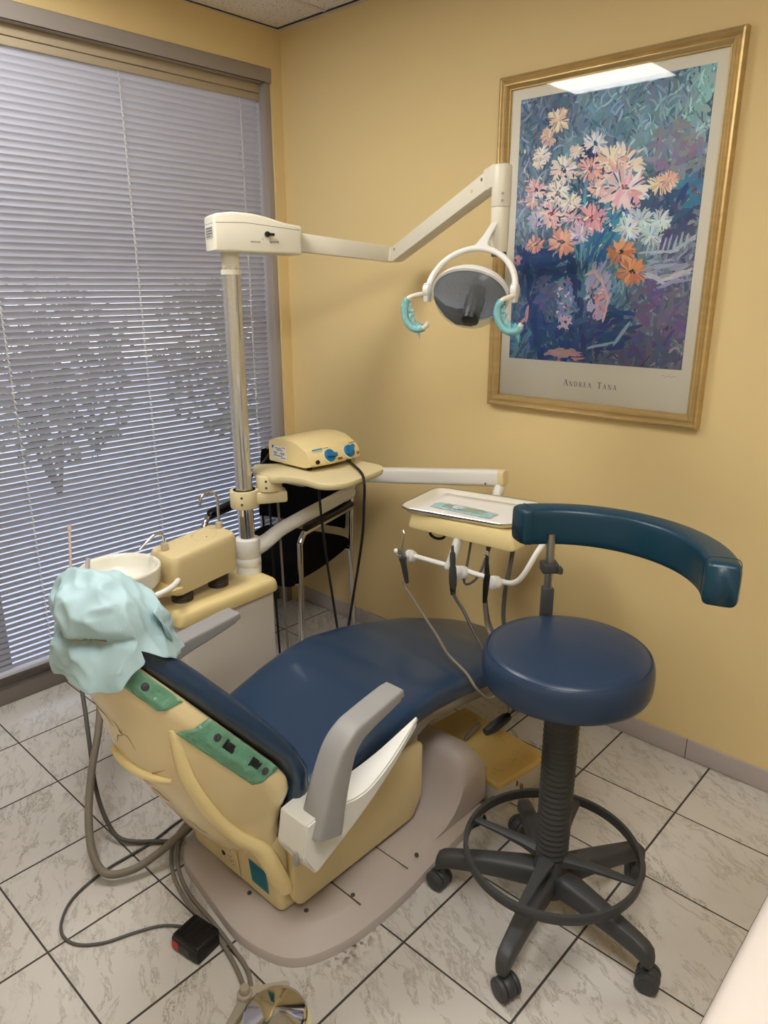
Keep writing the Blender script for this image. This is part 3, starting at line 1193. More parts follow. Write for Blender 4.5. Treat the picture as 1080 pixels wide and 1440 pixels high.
# ---- seat cushion: cross sections along y
SEAT = [  # y, z of the edge line, dip in the middle, half width, thickness
    (-1.29, .395, .010, .205, .075), (-1.24, .405, .014, .232, .085), (-1.15, .428, .026, .248, .095), (-1.05, .456, .032, .254, .100), (-0.95, .478, .030, .257, .100),
    (-0.85, .482, .022, .258, .098), (-0.72, .464, .012, .256, .092), (-0.58, .432, .004, .252, .086), (-0.44, .396, .0, .248, .082), (-0.30, .348, .0, .240, .078),
    (-0.20, .312, .0, .226, .070), (-0.145, .290, -.002, .196, .058), (-0.118, .276, -.002, .150, .036)]
bm = new()
rings = []
NY = 60
for i in range(NY + 1):
    y = -1.29 + (1.29 - 0.118) * (i / NY) ** 0.9
    z, dip, hw, tk = interp(y, SEAT)
    ring = []
    n = 36
    for k in range(n):
        a = 2 * PI * k / n
        c, s = math.cos(a), math.sin(a)
        ex = abs(c) ** 0.42 * (1 if c > 0 else -1)
        ez = abs(s) ** 0.62 * (1 if s > 0 else -1)
        x = CX + hw * ex
        zz_ = z - tk * 0.5 + tk * 0.5 * ez - (dip * (1 - min(1, abs(ex)) ** 2.2) if s > 0 else 0)
        ring.append((x, y, zz_))
    rings.append(ring)
loft(bm, rings)
part('seat_cushion', bm, M_blue, chair, sharp=70)
bm = new()
yz_prism(bm, roundpoly([(-1.25, .30), (-1.24, .35), (-0.95, .385), (-0.80, .385), (-0.35, .28), (-0.33, .262), (-0.80, .335), (-0.90, .30)], .012, 3), CX - 0.20, CX + 0.20, 0.006)
part('seat_pan', bm, M_steel, chair)

# ---- backrest: spine coordinates s (up the back) and w (towards the sitter)
BO, BD, BN = V((0, -1.356, 0.484)), V((0, -0.62, 0.785)), V((0, 0.785, 0.62))


def bk(x, s, w):
    p = BO + BD * s + BN * w
    return V((x, p.y, p.z))


SHELL = [  # s, front w, half width, keel depth (absolute), rim wall
    (-.245, -.150, .100, .190, .020), (-.22, -.135, .150, .212, .022), (-.16, -.11, .190, .218, .028), (-.11, -.085, .205, .214, .030), (-.07, -.05, .222, .208, .030), (-.035, -.02, .243, .203, .032),
    (0.0, -.004, .250, .197, .034), (.05, .0, .247, .188, .036), (.12, .0, .230, .174, .036), (.20, .0, .206, .156, .034), (.30, .0, .170, .108, .030), (.38, .0, .132, .084, .026), (.43, .0, .104, .070, .022), (.452, -.006, .084, .050, .016)]


def hull(t, s):
    """rear depth of the shell at relative half width t"""
    w0, hw, dk_, e_ = interp(s, SHELL)
    a = w0 - e_
    return a - (dk_ + a) * (1 - abs(t) ** 2.1) if dk_ + a > 0 else a


bm = new()
rings = []
for i in range(60):
    s = -.245 + (.452 + .245) * i / 59
    w0, hw, dk_, e_ = interp(s, SHELL)
    ring = [bk(CX + hw * .93, s, w0 + .003), bk(CX + hw * .985, s, w0 - .002), bk(CX + hw, s, w0 - .35 * e_), bk(CX + hw * .998, s, w0 - .8 * e_)]
    for k in range(33):
        t = 1 - 2 * k / 32
        t2 = .985 * (abs(t) ** .9) * (1 if t > 0 else -1)
        ring.append(bk(CX + hw * t2, s, hull(t2, s)))
    ring += [bk(CX - hw * .998, s, w0 - .8 * e_), bk(CX - hw, s, w0 - .35 * e_), bk(CX - hw * .985, s, w0 - .002), bk(CX - hw * .93, s, w0 + .003)]
    rings.append(ring)
loft(bm, rings)
M_shell = mat('backrest_cream', (224, 204, 156), 0.24, coat=0.4, bump=0.10, bscale=14)
shell = part('backrest_shell', bm, M_shell, chair, sharp=60)


def shell_w(x, s):
    w0, hw, dk_, e_ = interp(s, SHELL)
    return hull(min(.99, abs(x - CX) / hw), s)


# raised ribs leading to the hinges
for sg in (1, -1):
    bm = new()
    path = []
    for s, dx in ((.27, .150), (.24, .150), (.15, .146), (.03, .140), (-.05, .141), (-.10, .150)):
        path.append(bk(CX + sg * dx, s, shell_w(CX + dx, s) + (.004 if s > .2 else -.004)))
    path += [bk(CX + sg * .168, -.16, -.160), bk(CX + sg * .180, -.22, -.180), bk(CX + sg * .186, -.30, -.208)]
    sweep(bm, path, [(.021 * math.cos(a), .015 * math.sin(a)) for a in [2 * PI * k / 14 for k in range(14)]], 6, up=(sg * .55, -0.65, -0.52), scale=[.3, .6, .8, .9, 1, 1.1, 1.2, 1.2, 1.1])
    part('hinge_rib', bm, M_yel, shell)

CUSH = [  # s, back w, front w, half width
    (-.24, -.125, -.03, .150), (-.21, -.125, -.01, .190), (-.15, -.105, .020, .222), (-.09, -.070, .040, .246), (-.03, -.02, .060, .262), (.04, .0, .072, .264), (.12, .0, .076, .250),
    (.20, .0, .076, .226), (.30, .0, .074, .188), (.38, .0, .070, .150), (.43, .0, .062, .122), (.455, .008, .048, .096)]
bm = new()
rings = []
for i in range(60):
    s = -.24 + .695 * i / 59
    wb_, wf, hw = interp(s, CUSH)
    mid, th_ = (wb_ + wf) / 2, (wf - wb_) / 2
    ring = []
    for k in range(36):
        a = 2 * PI * k / 36
        c, sn = math.cos(a), math.sin(a)
        ex = abs(c) ** 0.6 * (1 if c > 0 else -1)
        ez = abs(sn) ** 0.7 * (1 if sn > 0 else -1)
        w = mid + th_ * ez
        if sn > 0:
            w -= 0.016 * (1 - abs(ex) ** 2) * (1 if s > -.05 else 0.4)
        ring.append(bk(CX + hw * ex, s, w))
    rings.append(ring)
loft(bm, rings)
part('backrest_cushion', bm, M_blue, chair, sharp=70)

# side switches on the shell rim
M_switch = mat('black_rocker', (22, 24, 26), 0.3)


def rim(s, w):
    """point on the right edge or hull of the shell at depth w"""
    w0, hw, dk_, e_ = interp(s, SHELL)
    if w >= w0 - e_:
        return bk(CX + hw, s, w)
    f = min(1.0, (w0 - e_ - w) / max(1e-4, dk_ + w0 - e_))
    return bk(CX + hw * max(.02, 1 - f) ** (1 / 2.1), s, w)


for s, kind in ((.205, 'screw_cap'), (.172, 'rocker_switch'), (.100, 'rocker_switch'), (.070, 'screw_cap'), (.375, 'screw_cap')):
    p = rim(s, -.020)
    q = rim(s + .02, -.020) - rim(s - .02, -.020)
    r_ = rim(s, -.027) - rim(s, -.012)
    nrm = q.cross(r_).normalized()
    if nrm.x < 0:
        nrm = -nrm
    M = frame(p, q.normalized(), z=nrm)
    bm = new()
    if kind == 'rocker_switch':
        box(bm, (-.015, -.0105, -.004), (.015, .0105, .003), .001, M=M)
        box(bm, (-.011, -.007, .002), (.011, .007, .006), .002, M=M)
        part(kind, bm, M_switch, shell, 'black rocker switch')
    else:
        cyl(bm, p - nrm * .004, p + nrm * .004, .0085, 18, .0015)
        cyl(bm, p + nrm * .003, p + nrm * .006, .0045, 12, .001)
        part(kind, bm, M_dkgrey, shell)

bm = new()
path = []
for q in range(9):
    f = q / 8
    t_, s = -.16 + .66 * f, .208 - .062 * f
    w0, hw, dk_, e_ = interp(s, SHELL)
    path.append(bk(CX + hw * t_, s, hull(t_, s) - .002))
sweep(bm, path, [(.014 * math.cos(a), .013 * math.sin(a)) for a in [2 * PI * k / 12 for k in range(12)]], 3, up=(.3, -0.7, -0.5), scale=[.7, 1, 1, .8, .35])
part('recline_lever', bm, M_yel, shell)
M_crease = mat('film_crease', (168, 146, 104), 0.3)
rc = random.Random(21)
for k, (s0, d0, ds, dd0) in enumerate(((.34, -.03, -.05, .05), (.30, .03, -.06, .035), (.20, -.09, -.05, .06), (.16, .06, .02, .05), (.10, .02, -.05, .03), (.04, -.03, .035, .06), (-.02, .05, -.07, .02), (.10, -.12, -.06, .03), (-.06, -.04, -.06, .04), (.24, .0, .05, .05))):
    bm = new()
    pts = []
    for q in range(6):
        f = q / 5
        s = s0 + ds * f + rc.uniform(-.006, .006)
        x = CX + d0 + dd0 * f + rc.uniform(-.006, .006)
        pts.append(bk(x, s, shell_w(x, s) - .0004))
    tube(bm, pts, .0014, 3, 6, scale=[.2, 1, .8, .2])
    part('film_crease', bm, M_crease, shell)

# headrest under its cover
HC = V((CX + .030, -1.622, .893))
bm = new()
ball(bm, HC, (.072, .048, .046), 24, Matrix.Rotation(-.3, 4, 'X'))
part('headrest', bm, M_blue, chair, sharp=70)
bm = new()
tube(bm, [bk(CX, .36, .01), bk(CX + .01, .44, .02), HC], .016, 3, 12)
part('headrest_bar', bm, M_black, chair)

# ---- armrests and their white brackets
for sg in (1, -1):
    x0 = CX + sg * .285
    bm = new()
    path = [(-1.345, .360), (-1.325, .42), (-1.300, .486), (-1.272, .540), (-1.235, .570), (-1.19, .583), (-1.12, .597), (-1.078, .604)]
    if sg < 0:
        path = [(-1.425, .40), (-1.405, .47), (-1.372, .530), (-1.325, .566), (-1.275, .582), (-1.20, .592), (-1.13, .601), (-1.085, .607)]
    rings = []
    P = catmull([V((x0 + sg * (.022 if True else 0), y, z)) for y, z in path], 5)
    n = len(P)
    for i, p in enumerate(P):
        tdir = (P[min(i + 1, n - 1)] - P[max(0, i - 1)]).normalized()
        nn = V((sg, 0, 0)).cross(tdir)
        if nn.z < 0 and i > n * .4:
            nn = -nn
        if i <= n * .4 and nn.y < 0:
            pass
        f = i / (n - 1)
        wd = .036 - .006 * f
        hh = interp(f, [(0, .040), (.3, .030), (.5, .024), (1, .0125)])
        if f > .97:
            hh *= .85
            wd *= .95
        up = V((0, -tdir.z, tdir.y))
        ring = []
        for k in range(32):
            a = 2 * PI * (k + .5) / 32
            c, s_ = math.cos(a), math.sin(a)
            ring.append(p + V((1, 0, 0)) * wd * abs(c) ** .26 * (1 if c > 0 else -1) + up * hh * (abs(s_) ** .34 * (1 if s_ > 0 else -1) - .6))
        rings.append(ring)
    loft(bm, rings)
    part('armrest', bm, M_grey, chair, sharp=60)
    bm = new()
    prof = [(-1.385, .322), (-1.372, .402), (-1.300, .412), (-1.235, .388), (-1.180, .384), (-1.100, .412), (-0.985, .476), (-0.993, .450), (-1.10, .385), (-1.19, .338), (-1.352, .262)]
    if sg < 0:
        prof = [(y if y < -1.24 else -1.24 + (y + 1.24) * .1, z if y < -1.24 else min(z, .36)) for y, z in prof]
    prof = roundpoly(prof, [.01, .004, .02, .02, .05, .05, .004, .004, .03, .05, .01], 4)
    xa, xb = CX + sg * .235, CX + sg * .322
    # tapered outward: the tip narrows towards the foot end
    t = new()
    A = [t.verts.new((xa + (.062 * max(0, (y + 1.22) / .235) ** 1.1 if sg > 0 else 0), y, z)) for y, z in prof]
    B = [t.verts.new((xb - sg * .018 * max(0, (y + 1.24) / .255) ** 1.5, y, z)) for y, z in prof]
    t.faces.new(A[::-1])
    t.faces.new(B)
    for i in range(len(prof)):
        j = (i + 1) % len(prof)
        t.faces.new((A[i], A[j], B[j], B[i]))
    bmesh.ops.recalc_face_normals(t, faces=t.faces)
    bmesh.ops.bevel(t, geom=[e for e in t.edges if e.verts[0] in B and e.verts[1] in B], offset=.004, segments=2, affect='EDGES')
    merge(bm, t)
    br = part('armrest_bracket', bm, M_whitep, chair, 'chipped white painted armrest bracket' if sg > 0 else None)
    if sg > 0:
        bm = new()
        box(bm, (CX + .292, -1.3905, .296), (CX + .302, -1.3790, .330), .002)
        part('paint_chip', bm, M_grey, br)
    bm = new()
    cyl(bm, (CX + sg * .15, -1.335, .30), (CX + sg * .262, -1.335, .30), .022, 18, .003)
    part('hinge_pin', bm, M_steel, chair)

# ---- clear and green barrier films on the backrest edge
M_green = clear_film('green_barrier_film', (132, 186, 160), 0.50, bump=0.9, bscale=34, tint=(204, 232, 216))


def film(name, label, s0, s1, wa, wb2, m, extra=0.004, pieces=None):
    """sheet wrapped over the right rim of the shell from depth wa (rear) to wb2"""
    bm = new()
    rows = []
    ns, nw = 18, 14
    for i in range(ns + 1):
        s = s0 + (s1 - s0) * i / ns
        row = []
        for j in range(nw + 1):
            w0, hw, dk_, e_ = interp(s, SHELL)
            f = j / nw
            w = wa + (wb2 - wa) * f
            skew = 0.02 * (1 - f)
            p = rim(min(.44, s + skew), max(w, -dk_ * .985))
            out = V((1, 0, 0)) * .5 - BN * .6
            p = p + out.normalized() * (extra + .0022 * noise.noise(V((s * 40, w * 60, 3))))
            row.append(p)
        rows.append(row)
    vs = [[bm.verts.new(p) for p in r] for r in rows]
    for i in range(ns):
        for j in range(nw):
            bm.faces.new((vs[i][j], vs[i + 1][j], vs[i + 1][j + 1], vs[i][j + 1]))
    o = solo(name, bm, m, label, 'barrier film', 'green barrier films on the chair back', 80, loc=tuple(rim((s0 + s1) / 2, -.03)))
    md = o.modifiers.new('thickness', 'SOLIDIFY')
    md.thickness = .0004
    return o


film('barrier_film', 'green film wrapped over the chair back edge, covering two black switches', .045, .245, -.054, .004, M_green)
film('barrier_film', 'smaller green film patch on the chair back edge, just under the headrest cover', .305, .425, -.040, .002, M_green)


# ---- teal disposable cover over the headrest
M_bib = mat('teal_disposable_fabric', (172, 200, 206), 0.55, spec=0.3, bump=0.05, bscale=400)
_n, _l = M_bib.node_tree.nodes, M_bib.node_tree.links
_w = _n.new('ShaderNodeTexWave')
_w.inputs['Scale'].default_value = 95
_w.inputs['Distortion'].default_value = 1.5
_w.bands_direction = 'X'
_tc = _n.new('ShaderNodeTexCoord')
_l.new(_tc.outputs['Object'], _w.inputs['Vector'])
_b2 = _n.new('ShaderNodeBump')
_b2.inputs['Strength'].default_value = 0.06
_b2.inputs['Distance'].default_value = 0.004
_l.new(_w.outputs['Fac'], _b2.inputs['Height'])
_l.new(_b2.outputs[0], _n['Principled BSDF'].inputs['Normal'])
cover = thing('headrest_cover', 'crumpled pale teal disposable cover tied over the headrest of the dental chair', 'headrest cover', tuple(HC))


def cov(phi, t):
    """t 0 = crown, 1 = hem; phi 0 = right (+x), 90 = sitter side (+y), 270 = rear"""
    c, s = math.cos(phi), math.sin(phi)
    rear = max(0.0, -s) ** .42
    front = max(0.0, s)
    dphi = (phi - math.radians(52) + PI) % (2 * PI) - PI
    wing = math.exp(-(dphi / math.radians(48)) ** 2)
    rx, ry = .112, .086
    if t < .5:
        q = t / .5
        rr = math.sin(q * PI / 2) ** .80
        z = .078 * math.cos(q * PI / 2) ** .85 - .010 * q
        k = 1 + (.26 * wing) * q * q
        x, y = rx * c * rr * k, ry * s * rr * k
        z -= .020 * wing * q
        lift = 1.0
    else:
        q = (t - .5) / .5
        drop = .018 + .070 * rear + .030 * front + .040 * wing
        pinch = 1 - .22 * math.exp(-((q - .14) / .13) ** 2) * rear
        flare = 1 + .50 * max(0, q - .2) * rear + wing * (.26 + .16 * q)
        fold = 1 + .035 * q * math.sin(phi * 5 + 1.2) + .02 * q * math.sin(phi * 9)
        x, y = rx * c * pinch * flare * fold, ry * s * pinch * flare * fold
        z = -.010 - drop * q - .020 * wing
        gath = math.sin(phi * 26) * .006 * math.exp(-((q - .14) / .10) ** 2) * rear
        x *= 1 + gath * 3
        y *= 1 + gath * 6
        z -= .022 * q * math.exp(-((phi - math.radians(318)) / .28) ** 2)
        lift = 1 - .35 * q
    P_ = V((x, y, z))
    r1 = 1 - 2 * abs(noise.noise(P_ * 11 + V((1.3, 4.1, 2.2))))
    r2 = 1 - 2 * abs(noise.noise(P_ * 24 + V((7.1, 0.4, 5.2))))
    dirn = (P_ + V((0, 0, .03))).normalized()
    P_ = P_ + dirn * lift * (.020 * r1 + .007 * r2 - .013)
    x, y, z = P_
    tilt = .28
    yy = y * math.cos(tilt) - z * math.sin(tilt) * .8
    zz2 = z * math.cos(tilt * .5) + y * math.sin(tilt) * .45
    return HC + V((x - .008, yy, zz2 + .004))


bm = new()
NP, NT = 150, 72
rows = []
for i in range(NT + 1):
    t = i / NT
    rows.append([bm.verts.new(cov(2 * PI * k / NP, max(t, .004))) for k in range(NP)])
for i in range(NT):
    for k in range(NP):
        j = (k + 1) % NP
        bm.faces.new((rows[i][k], rows[i + 1][k], rows[i + 1][j], rows[i][j]))
bm.faces.new(rows[0])
o = part('cover_hood', bm, M_bib, cover, sharp=80)
md = o.modifiers.new('thickness', 'SOLIDIFY')
md.thickness = .0012
# loose flap of the cover lying on the cushion
bm = new()
rows = []
for i in range(15):
    u = i / 14
    row = []
    for j in range(21):
        v = j / 20
        p = bk(CX + .010 + .125 * v + .012 * math.sin(u * 4), .470 - .085 * u - .02 * math.sin(v * 3), .090 + .018 * math.sin(u * 2.2 + v * 2) + .010 * math.sin(v * 11 + u * 3) - .004 * u)
        row.append(bm.verts.new(p))
    rows.append(row)
for i in range(14):
    for j in range(20):
        bm.faces.new((rows[i][j], rows[i][j + 1], rows[i + 1][j + 1], rows[i + 1][j]))
o = part('cover_flap', bm, M_bib, cover, sharp=80)
md = o.modifiers.new('thickness', 'SOLIDIFY')
md.thickness = .0012
bm = new()
tube(bm, [cov(math.radians(a), .57) + V((math.cos(math.radians(a)), math.sin(math.radians(a)), 0)) * .003 for a in range(188, 330, 4)], .0016, 1, 6)
part('elastic_band', bm, mat('tan_elastic', (190, 160, 120), 0.8), cover)

# ================================================================== DENTAL STOOL
SX, SY = 1.909, -0.855
stool = thing('dental_stool', 'blue vinyl dental stool with curved backrest, black foot ring and five castor base', 'stool', (SX, SY, 0.0))
bm = new()
lathe(bm, [(.0, .062), (.034, .062), (.044, .070), (.048, .095), (.046, .130), (.040, .150), (.038, .176), (0, .176)], (SX, SY, 0), 32)
part('base_hub', bm, M_dkgrey, stool)
for k in range(5):
    a = math.radians(63.5 + 72 * k)
    ca, sa = math.cos(a), math.sin(a)
    d, s = V((ca, sa, 0)), V((-sa, ca, 0))
    O = V((SX, SY, 0))
    bm = new()
    rings = []
    for r, z, wv, hv in ((.030, .110, .030, .030), (.060, .112, .029, .030), (.12, .110, .025, .027), (.19, .105, .021, .024), (.245, .099, .0185, .023), (.266, .094, .018, .023), (.279, .086, .0165, .022), (.285, .078, .012, .015)):
        c = O + d * r + V((0, 0, z))
        rings.append([c + s * wv * abs(math.cos(q)) ** .5 * (1 if math.cos(q) > 0 else -1) + V((0, 0, 1)) * hv * abs(math.sin(q)) ** .5 * (1 if math.sin(q) > 0 else -1) for q in [2 * PI * i / 16 for i in range(16)]])
    loft(bm, rings)
    leg = part('leg', bm, M_dkgrey, stool, sharp=50)
    # twin wheel castor, swivelled a little differently under every leg
    sw_a = a + (0.9, 2.0, -0.5, 1.1, 0.4)[k]
    wd = V((math.cos(sw_a), math.sin(sw_a), 0))
    wa = V((-wd.y, wd.x, 0))
    cc = O + d * .268
    cw = cc + wd * .010 + V((0, 0, .0265))
    bm = new()
    cyl(bm, cc + V((0, 0, .052)), cc + V((0, 0, .075)), .008, 14)
    t = new()
    rings = []
    for q in range(9):
        f = -1 + 2 * q / 8
        rr = .0275 * (1 - .10 * f * f)
        rings.append([cw + wa * f * .0115 + wd * rr * math.cos(u) + V((0, 0, 1)) * rr * math.sin(u) for u in [PI * (-.05) + PI * 1.15 * j / 14 for j in range(15)]] + [cw + wa * f * .0115 + V((0, 0, -.004))])
    loft(t, rings)
    merge(bm, t)
    cas = part('castor', bm, M_dkgrey, leg, sharp=50)
    for sg in (-1, 1):
        bm = new()
        p = cw + wa * sg * .0125
        cyl(bm, p, p + wa * sg * .012, .0265, 28, .004)
        cyl(bm, p + wa * sg * .011, p + wa * sg * .0135, .018, 22, .001)
        part('castor_wheel', bm, M_dkgrey, leg)
# foot ring with four flat spokes
RG = stool
bm = new()
prof = [(.2035, .172), (.2125, .172), (.2145, .175), (.2145, .193), (.2125, .196), (.2045, .196), (.2030, .193), (.2030, .175)]
n = 80
loft(bm, [[(SX + r * math.cos(2 * PI * i / n), SY + r * math.sin(2 * PI * i / n), z) for r, z in prof] for i in range(n)] + [[(SX + r, SY, z) for r, z in prof]], cap=False)
ring = part('foot_ring', bm, M_dkgrey, stool, sharp=50)
for k in range(4):
    a = math.radians(11 + 90 * k)
    d, s = V((math.cos(a), math.sin(a), 0)), V((-math.sin(a), math.cos(a), 0))
    O = V((SX, SY, 0))
    bm = new()
    rings = []
    for r, z, w, h in ((.034, .172, .020, .016), (.07, .176, .015, .011), (.13, .181, .0115, .007), (.204, .184, .009, .004)):
        c = O + d * r + V((0, 0, z))
        rings.append([c + s * w * x + V((0, 0, h * y)) for x, y in ((-1, -.6), (-.3, -1), (.3, -1), (1, -.6), (1, .5), (.4, 1), (-.4, 1), (-1, .5))])
    loft(bm, rings)
    part('ring_spoke', bm, M_dkgrey, ring)
# bellows column
bm = new()
prof = [(0, .172), (.036, .172)]
z = .176
i = 0
while z < .628:
    r = .0375 + .0025 * (z - .17)
    prof += [(r - .0035, z), (r + .002, z + .0045), (r + .0025, z + .0065), (r - .0015, z + .0115)]
    z += .0152
prof += [(.036, z), (0, z)]
lathe(bm, prof, (SX, SY, 0), 36)
part('bellows_column', bm, M_dkgrey, stool, 'ribbed dark grey rubber bellows', sharp=80)
bm = new()
box(bm, (SX - .09, SY - .07, .632), (SX + .09, SY + .07, .650), .004)
part('seat_plate', bm, M_black, stool)
# round seat
bm = new()
prof = [(0, .648), (.150, .648), (.174, .6485), (.182, .652), (.186, .661), (.1875, .678), (.1875, .698), (.186, .712), (.1825, .721), (.1780, .7262), (.1768, .7235), (.1750, .7282), (.155, .7315), (.115, .7355), (.06, .7375), (0, .738)]
lathe(bm, prof, (SX, SY, 0), 72)
seat = part('seat', bm, M_stoolblue, stool, sharp=80)
bm = new()
for k in range(150):
    a = 2 * PI * k / 150
    d, s = V((math.cos(a), math.sin(a), 0)), V((-math.sin(a), math.cos(a), 0))
    p = V((SX, SY, .7245)) + d * .1805
    tube(bm, [p - s * .0024, p + s * .0024], .0006, n=5)
part('stitching', bm, mat('blue_thread', (44, 72, 108), 0.7), seat)
# backrest post, collar and curved pad
PXY = V((1.767, -0.708, 0))
bm = new()
O = V((SX, SY, 0))
dd = (PXY - O).normalized()
ss = V((-dd.y, dd.x, 0))
pts4 = [O + dd * .05 + ss * .02, PXY + ss * .016 + dd * .014, PXY - ss * .016 + dd * .014, O + dd * .05 - ss * .02]
prism(bm, [(p.x, p.y) for p in pts4], .634, .644, .001)
part('back_bracket', bm, M_black, stool)
bm = new()
box(bm, (-.0135, -.0135, .640), (.0135, .0135, .790), .002, M=Matrix.Translation(PXY) @ Matrix.Rotation(math.radians(44), 4, 'Z'))
part('back_post', bm, M_dkgrey, stool)
bm = new()
cyl(bm, PXY + V((0, 0, .78)), PXY + V((0, 0, .93)), .0105, 20)
part('back_post_tube', bm, M_steel, stool)
bm = new()
box(bm, (-.020, -.020, .832), (.020, .020, .856), .003, M=Matrix.Translation(PXY) @ Matrix.Rotation(math.radians(44), 4, 'Z'))
box(bm, (.014, -.034, .836), (.026, -.012, .852), .003, M=Matrix.Translation(PXY) @ Matrix.Rotation(math.radians(44), 4, 'Z'))
part('post_collar', bm, M_dkgrey, stool)
BC = V((1.930, -0.885, 0))
bm = new()
A0, A1 = 149, 19
rings = []
NB = 52
for i in range(NB + 1):
    t = i / NB
    a = math.radians(A0 + (A1 - A0) * t)
    d = V((math.cos(a), math.sin(a), 0))
    e = min(t, 1 - t)
    k = 1 - .10 * max(0, 1 - e / .02) ** 2
    zc = .944 - .004 * t
    c = BC + d * .276
    ring = []
    for j in range(28):
        q = 2 * PI * j / 28
        x, y = math.cos(q), math.sin(q)
        ring.append(c + d * .034 * k * abs(x) ** .34 * (1 if x > 0 else -1) + V((0, 0, zc + .046 * k * abs(y) ** .36 * (1 if y > 0 else -1) - c.z)))
    rings.append(ring)
loft(bm, rings)
pad = part('backrest', bm, M_teal, stool, sharp=70)
for aa in (A0 - 5, A1 + 6):
    bm = new()
    a = math.radians(aa)
    d = V((math.cos(a), math.sin(a), 0))
    c = BC + d * .276
    loop = []
    for j in range(37):
        q = 2 * PI * j / 36
        x, y = math.cos(q), math.sin(q)
        loop.append(c + d * .0346 * abs(x) ** .34 * (1 if x > 0 else -1) + V((0, 0, .944 + .0466 * abs(y) ** .36 * (1 if y > 0 else -1))))
    tube(bm, loop, .0009, n=6)
    part('piped_seam', bm, M_teal, pad)
# height lever
bm = new()
tube(bm, [(1.880, -.86, .636), (1.868, -.90, .615), (1.846, -.945, .592), (1.838, -.985, .582)], .005, 4, 10)
lev = part('height_lever', bm, M_steel, stool)
bm = new()
tube(bm, [(1.840, -.972, .584), (1.837, -.985, .582), (1.832, -1.02, .576), (1.828, -1.045, .573)], .0115, 2, 14, scale=[.7, 1, 1.1, .75])
part('lever_grip', bm, M_black, lev)

# ================================================================== CUSPIDOR UNIT
cus = thing('cuspidor_unit', 'grey and cream cabinet with round white spit bowl and chrome water spouts beside the chair', 'dental cuspidor', (.56, -.88, 0))
bm = new()
prism(bm, roundpoly([(.455, -1.072), (.662, -1.072), (.645, -.672), (.455, -.672)], .018, 4), 0.0, .447, 0.003)
cab = part('cabinet', bm, mat('pale_grey_cabinet', (206, 200, 192), 0.4), cus)
bm = new()
out = roundpoly([(.440, -1.088), (.680, -1.088), (.660, -.658), (.440, -.658)], .03, 5)
cx_, cy_ = .555, -.87
loft(bm, [[(cx_ + (x - cx_) * k, cy_ + (y - cy_) * k, z) for x, y in out] for z, k in ((.447, .985), (.452, 1.0), (.472, .995), (.484, .975), (.491, .945), (.4945, .90), (.495, .86))])
part('top_slab', bm, M_yel, cus)
bm = new()
cyl(bm, (.656, -1.045, .425), (.672, -1.045, .425), .008, 16, .001)
box(bm, (.668, -1.055, .4225), (.673, -1.028, .4275), .001)
part('key_switch', bm, M_steel, cab)
bm = new()
for dy, dz, w, h in ((-.006, .388, .003, .006), (.002, .388, .003, .006), (-.007, .376, .013, .0015), (-.007, .362, .0015, .014), (.0045, .362, .0015, .014)):
    box(bm, (.6615, -1.04 + dy, dz), (.6635, -1.04 + dy + w, dz + h))
part('printed_mark', bm, M_ink, cab)
# accordion seals under the upper body
for (ax_, ay_, r) in ((.572, -1.005, .036), (.556, -.850, .036)):
    bm = new()
    prof = [(0, .490)]
    z = .4935
    while z < .572:
        prof += [(r - .004, z), (r, z + .003), (r, z + .005), (r - .004, z + .008)]
        z += .0095
    prof += [(r - .006, z), (0, z)]
    lathe(bm, prof, (ax_, ay_, 0), 32)
    part('rubber_bellows', bm, M_bellow, cus, sharp=80)
# upper body, sloping towards the bowl
bm = new()
out = roundpoly([(.470, -1.062), (.628, -1.062), (.615, -.792), (.470, -.792)], .028, 5)


def slope(y):
    return (y + .93) * .10


cx_, cy_ = .546, -.927
rings = []
for z, k in ((.545, .93), (.550, .955), (.560, .97), (.62, .985), (.652, .985), (.668, .965), (.676, .93), (.679, .88)):
    rings.append([(cx_ + (x - cx_) * k, cy_ + (y - cy_) * k, z + slope(y) * (1 if z > .6 else .9)) for x, y in out])
loft(bm, rings)
ub = part('spout_body', bm, M_cream, cus)
bm = new()
n = 40
loft(bm, [[(.540 + r * math.cos(2 * PI * i / n), -.880 + r * math.sin(2 * PI * i / n), z + slope(-.88 + r * math.sin(2 * PI * i / n))) for i in range(n)] for r, z in ((.046, .676), (.046, .6805), (.043, .682), (.041, .6802), (.0405, .6765), (.040, .6798), (.010, .6797))])
part('cup_rest', bm, M_cream, ub)
bm = new()
box(bm, (.556, -.885, .684), (.562, -.875, .6845))
box(bm, (.560, -.890, .684), (.563, -.885, .6845))
box(bm, (.560, -.875, .684), (.563, -.870, .6845))
part('cup_mark', bm, M_ink, ub)
M_spoutbase = mat('beige_nylon', (190, 176, 150), 0.45)
for nm, pts, bp_ in (('cup_filler_spout', [(.53, -.812, .700), (.53, -.811, .760), (.53, -.811, .795), (.53, -.822, .818), (.53, -.846, .826), (.53, -.868, .822), (.53, -.880, .806), (.53, -.8815, .790)], (.53, -.812)),
                    ('bowl_rinse_spout', [(.53, -1.028, .675), (.53, -1.028, .705), (.53, -1.034, .722), (.53, -1.050, .729), (.53, -1.066, .726), (.53, -1.092, .711), (.53, -1.118, .693)], (.53, -1.028))):
    bm = new()
    tube(bm, pts, .0048, 5, 12)
    sp = part(nm, bm, M_chrome, cus)
    bm = new()
    zb = .672 + slope(bp_[1])
    cyl(bm, (bp_[0], bp_[1], zb), (bp_[0], bp_[1], zb + .030), .0125, 20, .001)
    part('spout_collar', bm, M_spoutbase, sp)
